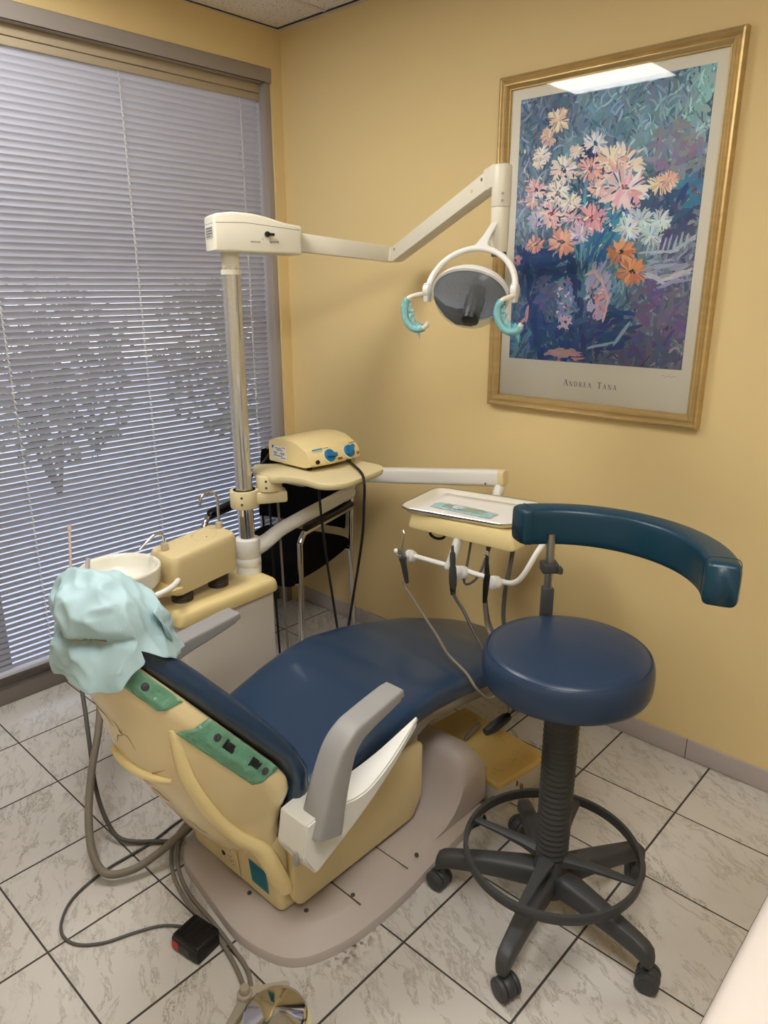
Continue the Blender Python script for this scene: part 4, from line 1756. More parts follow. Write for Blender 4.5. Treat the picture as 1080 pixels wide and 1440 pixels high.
# bowl
BX, BY = .530, -1.192
bm = new()
prof = [(0, .566), (.055, .566), (.080, .572), (.110, .588), (.122, .606), (.1245, .635), (.1265, .648), (.1255, .656), (.120, .659), (.1145, .656), (.112, .646), (.1085, .622), (.098, .604), (.07, .592), (.025, .588), (.022, .582), (0, .582)]
lathe(bm, prof, (BX, BY, 0), 64)
bowl = part('spit_bowl', bm, M_bowl, cus, sharp=70)
bm = new()
lathe(bm, [(0, .5835), (.018, .5835), (.020, .5865), (.012, .588), (0, .588)], (BX, BY, 0), 24)
part('bowl_strainer', bm, M_steel, bowl)
bm = new()
prism(bm, roundpoly([(.500, -1.26), (.56, -1.26), (.635, -1.07), (.635, -1.03), (.48, -1.03)], .02, 3), .548, .566, .004)
part('bowl_bracket', bm, M_yel, cus)
bm = new()
cyl(bm, (BX, BY, .52), (BX, BY, .567), .018, 18)
part('drain_pipe', bm, M_dkgrey, cus)
# assistant arm running round the bowl with the suction rests
bm = new()
tube(bm, [(.640, -1.055, .598), (.660, -1.080, .597), (.664, -1.12, .587), (.650, -1.18, .577), (.625, -1.26, .570), (.600, -1.33, .568), (.57, -1.37, .570)], .0095, 5, 14)
arm = part('assistant_arm', bm, M_white, cus)
bm = new()
box(bm, (.520, -1.395, .555), (.640, -1.335, .600), .010)
part('suction_rest', bm, M_creamlt, arm)
for nm, lab, cat_, m_, pts, r, tipm in (
        ('saliva_ejector', 'thin pale pink plastic saliva ejector tube standing up behind the headrest cover', 'suction tip', mat('pale_pink_plastic', (222, 200, 186), 0.35), [(.560, -1.365, .600), (.552, -1.352, .70), (.532, -1.333, .80), (.528, -1.330, .822)], .0038, 1),
        ('suction_tip', 'short clear white suction tip standing by the rim of the spit bowl', 'suction tip', mat('frosted_plastic', (214, 212, 204), 0.25), [(.610, -1.352, .600), (.603, -1.330, .68), (.600, -1.318, .738)], .0062, 0)):
    bm = new()
    tube(bm, pts, r, 4, 12)
    if tipm:
        tube(bm, [(.5295, -1.331, .812), (.527, -1.329, .828)], r * 1.35, 1, 12)
    solo(nm, bm, m_, lab, cat_, 'suction tips in the holder', loc=pts[0])

# ================================================================== LAMP POST AND DENTAL LAMP
LPX, LPY = .535, -.700
lamp = thing('dental_lamp', 'white dental operating lamp on a jointed arm from a tall wrapped chrome post', 'dental lamp', (LPX, LPY, .490))
bm = new()
lathe(bm, [(0, .4955), (.046, .4955), (.046, .520), (.0445, .524), (.0465, .527), (.0465, .5545), (.0455, .556), (.0455, .558), (.0465, .5595), (.0465, .618), (.0445, .625), (.038, .6275), (0, .6275)], (LPX, LPY, 0), 40)
part('post_collar', bm, M_white, lamp)
bm = new()
cyl(bm, (LPX, LPY, .600), (LPX, LPY, 1.56), .0285, 36)
post = part('lamp_post', bm, M_chrome, lamp)
M_wrap = clear_film('crinkled_film', (226, 222, 208), 0.22, rough=0.15, bump=1.0, bscale=120)
bm = new()
rings = []
for i in range(140):
    z = .812 + (1.545 - .812) * i / 139
    rings.append([(LPX + (.0305 + .0016 * noise.noise(V((math.cos(a) * 3, math.sin(a) * 3 + z * 9, z * 60)))) * math.cos(a), LPY + (.0305 + .0016 * noise.noise(V((math.cos(a) * 3, math.sin(a) * 3 + z * 9, z * 60)))) * math.sin(a), z) for a in [2 * PI * k / 48 for k in range(48)]])
loft(bm, rings, cap=False)
part('film_wrap', bm, M_wrap, post, 'crinkled clear film wrapped round the post', sharp=80)
bm = new()
lathe(bm, [(0, 1.535), (.0325, 1.535), (.0325, 1.548), (.031, 1.550), (.0285, 1.551), (.0290, 1.612), (0, 1.612)], (LPX, LPY, 0), 36)
part('post_cap', bm, M_ivory, lamp)
LA = math.radians(69)
LV, LN = V((math.cos(LA), math.sin(LA), 0)), V((math.sin(LA), -math.cos(LA), 0))


def lp(a, n_, z):
    return V((LPX, LPY, 0)) + LV * a + LN * n_ + V((0, 0, z))


HB = .062
prof = [(-.062, 1.608), (-.055, 1.603), (.03, 1.602), (.222, 1.597), (.228, 1.602), (.228, 1.682), (.222, 1.687), (.17, 1.694), (.11, 1.710), (.06, 1.719), (.0, 1.722), (-.05, 1.716), (-.062, 1.708)]
M = frame((LPX, LPY, 0), LV, z=LN)
MM = Matrix(((LV.x, 0, LN.x, LPX), (LV.y, 0, LN.y, LPY), (0, 1, 0, 0), (0, 0, 0, 1)))
bm = new()
t = new()
prism(t, prof, -HB, HB, 0.0)
bmesh.ops.bevel(t, geom=[e for e in t.edges if abs(e.verts[0].co.z - e.verts[1].co.z) < 1e-6], offset=.008, segments=3, profile=.5, affect='EDGES', clamp_overlap=True)
merge(bm, t, MM)
bmesh.ops.recalc_face_normals(bm, faces=bm.faces)
cbox = part('control_box', bm, M_ivory, lamp)
bm = new()
for h in (HB + .0003,):
    a0 = [(-.056, 1.688), (.04, 1.690), (.13, 1.681), (.22, 1.672)]
    for (p0, z0), (p1, z1) in zip(a0, a0[1:]):
        quad(bm, lp(p0, h, z0), lp(p1, h, z1), lp(p1, h, z1 + .0014), lp(p0, h, z0 + .0014))
part('cover_seam', bm, M_hosedk, cbox)
bm = new()
quad(bm, lp(-.0623, -.05, 1.686), lp(-.0623, .055, 1.687), lp(-.0623, .055, 1.6884), lp(-.0623, -.05, 1.6874))
part('cover_seam', bm, M_hosedk, cbox)
bm = new()
c = lp(.108, HB, 1.658)
cyl(bm, c, c + LN * .010, .0085, 20, .001)
tube(bm, [c + LN * .008, c + LN * .010 + LV * .022 + V((0, 0, -.001))], .0042, 1, 12)
part('sensor_knob', bm, M_black, cbox)
TM = Matrix(((LV.x, 0, LN.x, 0), (LV.y, 0, LN.y, 0), (0, 1, 0, 0), (0, 0, 0, 1)))
for s_, a in (('MANUAL', .070), ('SENSOR', .132)):
    text('control_lettering', s_, .0085, Matrix.Translation(lp(a, HB + .0004, 1.634)) @ TM, M_ink, cbox)
for a in (.092, .118):
    bm = new()
    quad(bm, lp(a, HB + .0004, 1.640), lp(a + .0012, HB + .0004, 1.640), lp(a + .0012, HB + .0004, 1.646), lp(a, HB + .0004, 1.646))
    part('control_tick', bm, M_ink, cbox)
bm = new()
q = [lp(-.0627, -.042, 1.642), lp(-.0627, .045, 1.643), lp(-.0627, .045, 1.679), lp(-.0627, -.042, 1.678)]
quad(bm, *q)
st = part('caution_sticker', bm, M_label, cbox, 'grey sticker with four lines of small print')
bm = new()
for k in range(4):
    x = -.036
    while x < (.040 if k < 3 else .01):
        w = random.uniform(.006, .012)
        z = 1.672 - k * .0078
        quad(bm, *[lp(-.0630, min(x + i * w, .042), z + j * .0032) for i, j in ((0, 0), (1, 0), (1, 1), (0, 1))])
        x += w + .0025
part('sticker_text', bm, M_ink, st)
# first arm
EL = lp(.600, 0, 1.604)
a0, a1 = lp(.224, 0, 1.640), lp(.572, 0, 1.606)
bm = new()
dv = (a1 - a0).normalized()
rect = lambda w, h: [(-w, -h), (w, -h), (w, h), (-w, h)]
t = new()
sweep(t, [a0, a1], rect(.020, .028), 1, up=(0, 0, 1), scale=[1.05, .92])
bevel_all(t, .003, 2)
merge(bm, t)
part('horizontal_arm', bm, M_ivory, lamp)
bm = new()
t = new()
sweep(t, [a1 - dv * .004, a1 + dv * .022], rect(.021, .024), 1, up=(0, 0, 1))
bevel_all(t, .003, 2)
merge(bm, t)
cyl(bm, EL + V((0, 0, -.024)), EL + V((0, 0, .024)), .019, 24, .002)
part('elbow_joint', bm, M_ivory, lamp)
HT = V((1.356, -.376, 0))
b0 = EL + V((.012, -.004, .0))
b1 = V((1.318, -.366, 1.779))
dv2 = (b1 - b0).normalized()
bm = new()
t = new()
sweep(t, [b0, b1], rect(.022, .024), 1, up=(0, 0, 1), scale=[1, 1.02])
bevel_all(t, .003, 2)
merge(bm, t)
sarm = part('spring_arm', bm, M_ivory, lamp)
side = dv2.cross(V((0, 0, 1))).normalized()
up2 = side.cross(dv2).normalized()
for f in (.05, .97):
    bm = new()
    p = b0 + (b1 - b0) * f + side * .022 + up2 * .010
    cyl(bm, p - side * .002, p + side * .002, .005, 14, .0006)
    part('pivot_screw', bm, M_steel, sarm)
bm = new()
p = b0 + (b1 - b0) * .88 + side * .022
cyl(bm, p - side * .002, p + side * .0012, .0055, 14)
part('tension_plug', bm, mat('yellow_plug', (226, 206, 128), 0.4), sarm)
bm = new()
t = new()
sweep(t, [b1 - dv2 * .008 + V((0, 0, .002)), V((HT.x, HT.y, 1.792))], rect(.024, .028), 1, up=(0, 0, 1))
bevel_all(t, .004, 2)
merge(bm, t)
lathe(bm, [(0, 1.708), (.0255, 1.708), (.0268, 1.711), (.0268, 1.810), (.024, 1.8145), (.016, 1.817), (0, 1.8178)], (HT.x, HT.y, 0), 32)
hd = part('head_block', bm, M_ivory, lamp)
bm = new()
for z in (1.740, 1.722):
    p = V((HT.x + .018, HT.y - .0205, z))
    cyl(bm, p, p + V((.002, -.0023, 0)), .0036, 10)
part('set_screw', bm, M_steel, hd)
bm = new()
lathe(bm, [(0, 1.590), (.0225, 1.590), (.0235, 1.593), (.0262, 1.704), (.0255, 1.707), (0, 1.707)], (HT.x, HT.y, 0), 32)
part('head_stem', bm, M_ivory, lamp)
bm = new()
cyl(bm, (HT.x, HT.y, 1.578), (HT.x, HT.y, 1.592), .0215, 24)
part('stem_end', bm, M_dkgrey, lamp)
# yoke
LX = V((.963, .270, 0))
LH = V((.270, -.963, 0))
PC = V((1.354, -.506, 1.487))
TT = (-LH * .42 + V((0, 0, .91))).normalized()
RY_ = .127
bm = new()
tube(bm, [PC + LX * RY_ * math.cos(a) + TT * .122 * math.sin(a) for a in [PI * k / 40 for k in range(-1, 42)]], .0085, 1, 14)
yoke = part('lamp_yoke', bm, M_white, lamp)
top = PC + TT * .122
bm = new()
t = new()
rings = []
st0 = V((HT.x - .004, HT.y - .014, 1.668))
for f, w, th_ in ((0, .010, .012), (.5, .011, .009), (.85, .018, .008), (1.0, .036, .0075)):
    c = st0.lerp(top + LX * .006, f)
    rings.append([c + LX * w * x + LH * th_ * y for x, y in ((-1, -1), (1, -1), (1, 1), (-1, 1))])
loft(t, rings)
bevel_all(t, .003, 2)
merge(bm, t)
part('yoke_bracket', bm, M_white, yoke)
for sg in (-1, 1):
    bm = new()
    p = PC + LX * RY_ * sg
    cyl(bm, p - LX * .008, p + LX * .010, .020, 24, .004)
    box(bm, (-.008, -.014, -.028), (.008, .014, .024), .005, M=frame(p - V((0, 0, .004)), LX, z=(0, 0, 1)))
    part('yoke_pivot', bm, M_white, yoke)
# reflector head, tilted down towards the patient
tl = math.radians(36)
NF = (LH * math.cos(tl) - V((0, 0, math.sin(tl))))
UP = (LH * math.sin(tl) + V((0, 0, math.cos(tl))))
LC = PC + V((0, 0, -.012))


def loc(a, b, c):
    return LC + LX * a + NF * b + UP * c


def bowl_rings(ax_, cz_, dp, back, n=48, m=10):
    rr = []
    for i in range(m + 1):
        q = i / m * PI / 2
        rr.append([loc(ax_ * math.cos(q) * math.cos(u), back - dp * math.sin(q), cz_ * math.cos(q) * math.sin(u)) for u in [2 * PI * k / n for k in range(n)]])
    return rr


bm = new()
o_ = bowl_rings(.112, .086, .066, .0)
i_ = bowl_rings(.105, .079, .060, .001)
o_[-1] = [loc(.002 * math.cos(u), -.066, .002 * math.sin(u)) for u in [2 * PI * k / 48 for k in range(48)]]
loft(bm, [[p for p in r] for r in o_[::-1]] + [i_[0]], cap=False)
bm.faces.new([v for v in bm.verts][:48])
part('head_shell', bm, M_white, lamp, sharp=60)
bm = new()
i_[-1] = [loc(.002 * math.cos(u), -.059, .002 * math.sin(u)) for u in [2 * PI * k / 48 for k in range(48)]]
loft(bm, i_, cap=False)
part('reflector', bm, mat('grey_reflector', (176, 178, 184), 0.4, metal=0.35, bump=0.6, bscale=160), lamp, sharp=80)
bm = new()
rr = []
for i in range(9):
    q = i / 8 * PI / 2
    rr.append([loc(.103 * math.cos(q) ** .8 * math.cos(u) if q < 1.57 else 0.002 * math.cos(u), .001 + .056 * math.sin(q), (.077 * math.cos(q) ** .8 * math.sin(u) if q < 1.57 else .002 * math.sin(u)) - .034 * math.sin(q)) for u in [2 * PI * k / 48 for k in range(48)]])
loft(bm, rr, cap=False)
part('lens_cover', bm, clear_film('lamp_cover_plastic', (205, 212, 218), 0.16, rough=0.04, bump=0.0, tint=(236, 240, 244)), lamp, 'clear domed cover', sharp=80)
# bulb housing
bm = new()
hp0, hp1 = loc(.012, -.035, -.006), loc(.012, .062, -.040)
ax3 = (hp1 - hp0).normalized()
cyl(bm, hp0, hp1, .0245, 28, .003)
for k in range(9):
    an = 2 * PI * k / 9
    o1 = ax3.orthogonal().normalized()
    o2 = ax3.cross(o1)
    p = hp0 + ax3 * .045 + (o1 * math.cos(an) + o2 * math.sin(an)) * .0245
    rad = (o1 * math.cos(an) + o2 * math.sin(an))
    box(bm, (-.017, -.0022, -.001), (.022, .0022, .002), .0, M=frame(p, ax3, z=rad))
bh = part('bulb_housing', bm, M_black, lamp)
bm = new()
for k in range(5):
    p = loc(.012 - .012 + .006 * k, .0, 0)
rings = []
for a, b, c, w, h in ((-.104, .004, -.012, .005, .012), (-.075, .018, -.040, .010, .014), (-.04, .030, -.050, .014, .018), (.012, .036, -.046, .018, .020)):
    rings.append([loc(a, b + w * x, c + h * y) for x, y in ((-1, -1), (1, -1), (1, 1), (-1, 1))])
t = new()
loft(t, rings)
bevel_all(t, .003, 2)
merge(bm, t)
part('bulb_carrier', bm, M_black, lamp)
# side handles with teal sleeves
M_sleeve = clear_film('teal_handle_film', (120, 200, 208), 0.62, bump=0.6, bscale=60)
for sg in (-1, 1):
    P0 = PC + LX * RY_ * sg
    seq = [(.004, 0, -.010), (.020, .020, -.012), (.040, .035, -.020), (.050, .040, -.040), (.048, .042, -.068), (.036, .042, -.092), (.014, .042, -.104), (-.012, .042, -.098), (-.024, .042, -.086)]
    pts = [P0 + LX * (a if sg < 0 else a) * (-1 if sg < 0 else -.55) + LH * b + V((0, 0, c)) for a, b, c in seq]
    if sg > 0:
        pts = [P0 + LX * x + LH * b + V((0, 0, c)) for x, b, c in ((.004, .0, -.012), (-.004, .024, -.016), (-.020, .038, -.024), (-.030, .042, -.042), (-.030, .044, -.066), (-.018, .044, -.090), (.004, .044, -.104), (.026, .042, -.100), (.036, .040, -.084))]
    bm = new()
    tube(bm, pts, .0068, 5, 12)
    h_ = part('lamp_handle', bm, M_ivory, lamp)
    bm = new()
    P = catmull(pts, 6)
    k0, k1 = int(len(P) * .28), int(len(P) * (.86 if sg < 0 else .97))
    rings = []
    for i in range(k0, k1):
        tdir = (P[i + 1] - P[i - 1]).normalized() if i + 1 < len(P) else (P[i] - P[i - 1]).normalized()
        a_ = tdir.cross(LH).normalized()
        b_ = a_.cross(tdir)
        rings.append([P[i] + a_ * (.0105 + .0014 * noise.noise(V((u * 2, i * .3, sg)))) * math.cos(u) + b_ * (.0105 + .0016 * noise.noise(V((u * 2 + 5, i * .4, sg)))) * math.sin(u) for u in [2 * PI * k / 16 for k in range(16)]])
    loft(bm, rings, cap=False)
    e0, e1 = rings[len(rings) // 3], rings[-1]
    inn = LX * (-sg if sg > 0 else 1)
    # loose fin of film on the inside of the curve
    fv = []
    mid = [P[i] for i in range(k0, k1)]
    for i, p in enumerate(mid):
        f = i / (len(mid) - 1)
        wdt = .006 + .016 * math.sin(PI * f) + .004 * math.sin(i * 1.3)
        inw = ((P0 + V((0, 0, -.055)) + LX * (.0 if sg > 0 else -.012) + LH * .042) - p).normalized()
        fv.append((bm.verts.new(p + inw * .009), bm.verts.new(p + inw * (.009 + wdt) + LH * .004 * math.sin(i))))
    for (a, b), (c, d) in zip(fv, fv[1:]):
        bm.faces.new((a, c, d, b))
    tip = mid[int(len(mid) * .8)]
    v3 = [bm.verts.new(p) for p in (tip + V((0, 0, -.006)), tip + V((0, 0, -.030)) + LX * .012, tip + LX * .014 + V((0, 0, -.004)))]
    bm.faces.new(v3)
    part('handle_sleeve', bm, M_sleeve, h_, 'crinkled teal film sleeve', sharp=80)

# ================================================================== ACCESSORY SHELF ON THE POST
shelf = thing('accessory_shelf', 'cream swivel shelf clamped to the lamp post, carrying the ultrasonic scaler', 'shelf', (LPX, LPY, .745))
KX, KY = .580, -.622
bm = new()
lathe(bm, [(.0296, .809), (.0296, .746), (.0500, .746), (.0515, .749), (.0515, .806), (.0500, .809), (.0296, .809)], (LPX, LPY, 0), 40)
bm.faces.ensure_lookup_table()
dk = (V((KX, KY, 0)) - V((LPX, LPY, 0))).normalized()
dn = V((-dk.y, dk.x, 0))
M = Matrix(((dk.x, dn.x, 0, LPX), (dk.y, dn.y, 0, LPY), (0, 0, 1, 0), (0, 0, 0, 1)))
box(bm, (.035, -.034, .757), (.150, .034, .800), .008, M=M)
clamp = part('post_clamp', bm, M_creamlt, shelf)
bm = new()
for (ang, z) in ((-28, .790), (-28, .766)):
    a = math.radians(ang - 20)
    p = V((LPX + .0512 * math.cos(a), LPY + .0512 * math.sin(a), z))
    d = V((math.cos(a), math.sin(a), 0))
    cyl(bm, p - d * .003, p + d * .001, .0048, 12)
part('clamp_screw', bm, M_hosedk, clamp)
bm = new()
lathe(bm, [(0, .802), (.045, .802), (.046, .805), (.046, .852), (.044, .856), (.038, .858), (0, .858)], (KX, KY, 0), 40)
kn = part('swivel_knuckle', bm, M_creamlt, shelf)
bm = new()
for z in (.842, .818):
    a = math.radians(-52)
    p = V((KX + .046 * math.cos(a), KY + .046 * math.sin(a), z))
    d = V((math.cos(a), math.sin(a), 0))
    cyl(bm, p - d * .003, p + d * .001, .0048, 12)
part('clamp_screw', bm, M_hosedk, kn)
sp_ = [(.505, -.640), (.640, -.655), (.665, -.615), (.72, -.595), (.84, -.600), (.890, -.535), (.845, -.300), (.80, -.262), (.58, -.262), (.545, -.30), (.50, -.50), (.455, -.545), (.44, -.585), (.47, -.60)]
bm = new()
out = roundpoly(sp_, [.02, .03, .03, .05, .05, .04, .03, .03, .03, .03, .05, .02, .02, .02], 5)
cx_ = sum(p[0] for p in out) / len(out)
cy_ = sum(p[1] for p in out) / len(out)
loft(bm, [[(cx_ + (x - cx_) * k, cy_ + (y - cy_) * k, z) for x, y in out] for z, k in ((.838, .96), (.842, .985), (.850, 1.0), (.859, 1.0), (.8615, .994), (.862, .985), (.862, .90))])
part('shelf_plate', bm, M_creamlt, shelf)
bm = new()
prism(bm, roundpoly([(.60, -.58), (.70, -.57), (.72, -.48), (.60, -.48)], .02, 3), .820, .8385, .004)
part('shelf_underbox', bm, mat('grey_translucent_plastic', (180, 176, 168), 0.3), shelf)

# ---- ultrasonic scaler
M_scal = mat('scaler_cream', (226, 207, 154), 0.4, var=0.03)
M_knob = mat('blue_knob', (28, 112, 160), 0.35)
sc = thing('ultrasonic_scaler', 'cream ultrasonic scaler box with two blue dials on the swivel shelf', 'ultrasonic scaler', (.57, -.39, .858))
# side view along x: front faces +x and leans back
SY0, SY1 = -.520, -.268
bm = new()
rings = []
prof = [(.455, .872), (.455, .945), (.460, .952), (.50, .962), (.56, .966), (.61, .960), (.640, .948), (.652, .940), (.664, .938), (.678, .925), (.690, .905), (.696, .888), (.690, .880), (.66, .872)]
prof = roundpoly(prof, [.008, .008, .004, 0, 0, 0, .004, .004, .006, 0, 0, .006, .004, .01], 3)
NS = 9
for i in range(NS):
    f = i / (NS - 1)
    y = SY0 + (SY1 - SY0) * f
    e = 1 - .035 * (max(0, 1 - min(f, 1 - f) / .06)) ** 2
    hump = 1 + .05 * math.sin(PI * f)
    rings.append([(.575 + (x - .575) * e + .012 * math.sin(PI * f) * (1 if x > .66 else 0), y, .910 + (z - .910) * e * (hump if z > .93 else 1)) for x, z in prof])
loft(bm, rings)
body = part('scaler_body', bm, M_scal, sc, sharp=50)
for (x, y) in ((.50, -.49), (.655, -.495), (.655, -.295), (.50, -.295)):
    bm = new()
    cyl(bm, (x, y, .8622), (x, y, .874), .010, 14, .002)
    part('rubber_foot', bm, M_blackrub, sc)
FN = V((.86, 0, .50)).normalized()
FU = V((-.50, 0, .86)).normalized()


def face(y, h, d=0.0):
    """point on the sloped control face; h up the face"""
    f = (y - SY0) / (SY1 - SY0)
    b = V((.689 + .012 * math.sin(PI * f), y, .910))
    return b + FU * h + FN * d


for y, rot_ in ((-.435, -.15), (-.335, .7)):
    bm = new()
    p = face(y, .002)
    M = frame(p, (0, 1, 0), z=FN)
    lathe(bm, [(0, -.006), (.029, -.006), (.029, .0012), (.027, .0018), (0, .0018)], n=32, M=M)
    dl_ = part('dial_ring', bm, M_creamlt, body)
    bm = new()
    lathe(bm, [(0, .0), (.0235, .0), (.0230, .008), (.0215, .010), (0, .010)], n=32, M=M)
    box(bm, (-.022, -.008, .008), (.027, .008, .020), .004, M=M @ Matrix.Rotation(rot_, 4, 'Z'))
    part('dial_knob', bm, M_knob, body, 'blue turn knob')
bm = new()
p = face(-.492, -.014)
cyl(bm, p - FN * .006, p + FN * .002, .0075, 16)
part('hose_socket', bm, M_black, body)
bm = new()
p = face(-.285, -.012)
cyl(bm, p - FN * .006, p + FN * .002, .0055, 14)
part('tap_connector', bm, mat('brass', (170, 130, 60), 0.3, metal=0.8), body)
bm = new()
quad(bm, face(-.500, .028, .0012), face(-.455, .029, .0012), face(-.455, .035, .0012), face(-.500, .034, .0012))
part('printed_band', bm, mat('blue_print', (52, 146, 186), 0.5), body)
bm = new()
quad(bm, face(-.402, -.020, .0012), face(-.380, -.020, .0012), face(-.380, -.012, .0012), face(-.402, -.012, .0012))
part('indicator_label', bm, mat('dark_red_print', (120, 66, 62), 0.5), body)
bm = new()
for k in range(5):
    quad(bm, *[face(-.318 + .008 * k + i * .005, .030 + j * .003, .0012) for i, j in ((0, 0), (1, 0), (1, 1), (0, 1))])
for k in range(3):
    quad(bm, *[face(-.449 + .008 * k + i * .005, .031 + j * .003, .0012) for i, j in ((0, 0), (1, 0), (1, 1), (0, 1))])
part('panel_lettering', bm, M_ink, body)
bm = new()
yy = SY0 - .0006
quad(bm, (.478, yy, .884), (.560, yy, .884), (.560, yy, .936), (.478, yy, .936))
rl = part('rating_label', bm, mat('white_label', (226, 226, 224), 0.5), body, 'white printed rating label')
bm = new()
yy -= .0004
bm.faces.new([bm.verts.new(p) for p in ((.479, yy, .935), (.479, yy, .920), (.493, yy, .935))])
for z, x0, x1 in ((.9245, .495, .530), (.918, .505, .540), (.9285, .536, .555), (.908, .486, .508), (.908, .526, .552), (.903, .488, .505), (.903, .530, .548), (.896, .486, .536), (.890, .530, .556)):
    x = x0
    while x < x1:
        w = random.uniform(.004, .008)
        quad(bm, *[(min(x + i * w, x1), yy, z + j * .0034) for i, j in ((0, 0), (1, 0), (1, 1), (0, 1))])
        x += w + .0015
part('label_print', bm, mat('navy_print', (52, 64, 104), 0.6), rl)
bm = new()
tube(bm, [(.458, -.46, .905), (.436, -.470, .905), (.422, -.490, .885), (.416, -.525, .850), (.430, -.60, .80), (.448, -.645, .70), (.440, -.652, .54), (.420, -.648, .30), (.405, -.640, .05), (.38, -.655, .0065)], .0055, 5, 10)
part('power_cord', bm, M_blackrub, sc)
bm = new()
tube(bm, [(.664, -.330, .879), (.70, -.345, .879), (.78, -.385, .876), (.858, -.430, .870), (.893, -.455, .847), (.892, -.456, .78), (.875, -.452, .63), (.81, -.45, .33), (.76, -.45, .10), (.72, -.44, .0068)], .0050, 6, 10)
part('handpiece_hose', bm, M_blackrub, sc)
bm = new()
tube(bm, [(.620, -.420, .835), (.622, -.420, .74), (.640, -.418, .56), (.668, -.415, .38), (.70, -.41, .18), (.715, -.395, .02), (.725, -.37, .006)], .0048, 6, 10)
solo('dangling_cable', bm, M_blackrub, 'thin black cable hanging under the swivel shelf in front of the waiting chair', 'cable', loc=(.715, -.395, .0))
for i, (m_, pts, lab) in enumerate(((M_hose, [(.548, -.565, .836), (.546, -.560, .76), (.545, -.555, .60), (.550, -.555, .40), (.558, -.552, .10), (.555, -.55, .006)], 'pale grey tube hanging from the swivel shelf beside the white lamp post collar'),
                                   (M_blackrub, [(.528, -.585, .836), (.526, -.583, .76), (.525, -.580, .60), (.528, -.580, .40), (.537, -.577, .10), (.537, -.575, .006)], 'black cable hanging beside the pale grey tube behind the lamp post'))):
    bm = new()
    tube(bm, pts, .0045, 5, 10)
    solo('hanging_tube', bm, m_, lab, 'tube', loc=pts[-1])

# ================================================================== DELIVERY UNIT
dl = thing('delivery_unit', 'white swing arm and cream instrument table hanging over the foot of the chair', 'dental delivery unit', (LPX, LPY, .56))
PV = V((.568, -.220, 0))
bm = new()
tube(bm, [(LPX + .006, LPY + .030, .582), (.548, -.620, .598), (.556, -.560, .628), (.562, -.45, .655), (.566, -.32, .680), (.568, -.235, .697), (.568, -.205, .702)], .026, 6, 20, scale=[1.25, 1.1, 1, 1, 1, 1, .95])
ball(bm, (.568, -.208, .702), .0255, 20)
part('lower_arm', bm, M_white, dl)
bm = new()
lathe(bm, [(0, .700), (.024, .700), (.024, .722), (.0205, .728), (.0205, .748), (0, .748)], (PV.x, PV.y, 0), 24)
part('arm_pivot', bm, M_white, dl)
bm = new()
lathe(bm, [(0, .726), (.0215, .726), (.0215, .744), (0, .744)], (PV.x, PV.y, 0), 24)
part('pivot_ring', bm, M_steel, dl)
B0, B1 = V((.500, -.205, .766)), V((1.232, -.125, .862))
bm = new()
t = new()
capsule = [(.022 * math.cos(a), .030 * math.sin(a)) for a in [2 * PI * k / 20 for k in range(20)]]
capsule = [(.021 * abs(math.cos(a)) ** .5 * (1 if math.cos(a) > 0 else -1), .0295 * abs(math.sin(a)) ** .6 * (1 if math.sin(a) > 0 else -1)) for a in [2 * PI * k / 28 for k in range(28)]]
sweep(t, [B0, B1], capsule, 1, up=(0, 0, 1))
merge(bm, t)
beam = part('upper_arm', bm, M_whitep, dl)
bm = new()
e = (B1 - B0).normalized()
sweep(bm, [B1 - e * .001, B1 + e * .012, B1 + e * .020], [(a * 1.03, b * 1.03) for a, b in capsule], 1, up=(0, 0, 1), scale=[1, 1, .82])
part('arm_end_cap', bm, M_cream, beam)
bm = new()
p = B1 - e * .045 + V((0, -.0212, -.018))
cyl(bm, p, p + V((0, -.0015, 0)), .0035, 12)
part('arm_screw', bm, M_hosedk, beam)
bm = new()
cyl(bm, (1.235, -.16, .775), (1.235, -.125, .842), .018, 18)
part('table_neck', bm, M_white, dl)
# instrument table
TR = math.radians(4)
TC = V((1.312, -.345, 0))
TMx = Matrix.Translation(TC) @ Matrix.Rotation(TR, 4, 'Z')
bm = new()
out = roundpoly([(-.192, -.140), (.192, -.140), (.192, .17), (-.192, .17)], .018, 4)
rings = [[TMx @ V((x * k, y * k, z)) for x, y in out] for z, k in ((.752, 1.0), (.756, 1.012), (.794, .985), (.802, .965), (.803, .94))]
loft(bm, rings)
tab = part('instrument_table', bm, M_yel, dl)
bm = new()
for (x, y, r) in ((-.165, -.115, .007), (-.03, -.10, .007), (.06, -.105, .007), (-.10, -.11, .006)):
    p = TMx @ V((x, y, .754))
    cyl(bm, p, p - V((0, 0, .010)), r, 12)
part('table_stud', bm, M_black, tab)
bm = new()
tube(bm, [TMx @ V(p) for p in ((-.125, -.10, .752), (-.12, -.115, .736), (-.095, -.118, .728), (-.07, -.115, .734), (-.065, -.10, .752))], .0045, 4, 10)
part('table_loop', bm, M_blackrub, tab)
# rail
bm = new()
tube(bm, [(1.082, -.500, .6575), (1.20, -.497, .659), (1.35, -.494, .6605), (1.49, -.490, .660), (1.535, -.487, .668), (1.560, -.475, .70), (1.573, -.445, .75), (1.572, -.40, .785), (1.52, -.36, .790)], .0082, 5, 14)
ball(bm, (1.082, -.500, .6575), .0084)
rail = part('instrument_rail', bm, M_white, dl)
bm = new()
tube(bm, [(1.318, -.470, .760), (1.312, -.488, .70), (1.304, -.500, .660)], .0145, 2, 16)
ball(bm, (1.303, -.500, .660), .0150)
part('rail_post', bm, M_white, rail)
for hx in (1.132, 1.342, 1.463):
    bm = new()
    M = frame((hx + .012, -.504, .656), (1, 0, 0), z=(-.35, -.9, .25))
    lathe(bm, [(0, -.020), (.016, -.020), (.0205, -.012), (.0215, -.002), (.0205, .006), (.015, .009), (0, .009)], n=28, M=M)
    part('handpiece_holder', bm, M_white, rail)

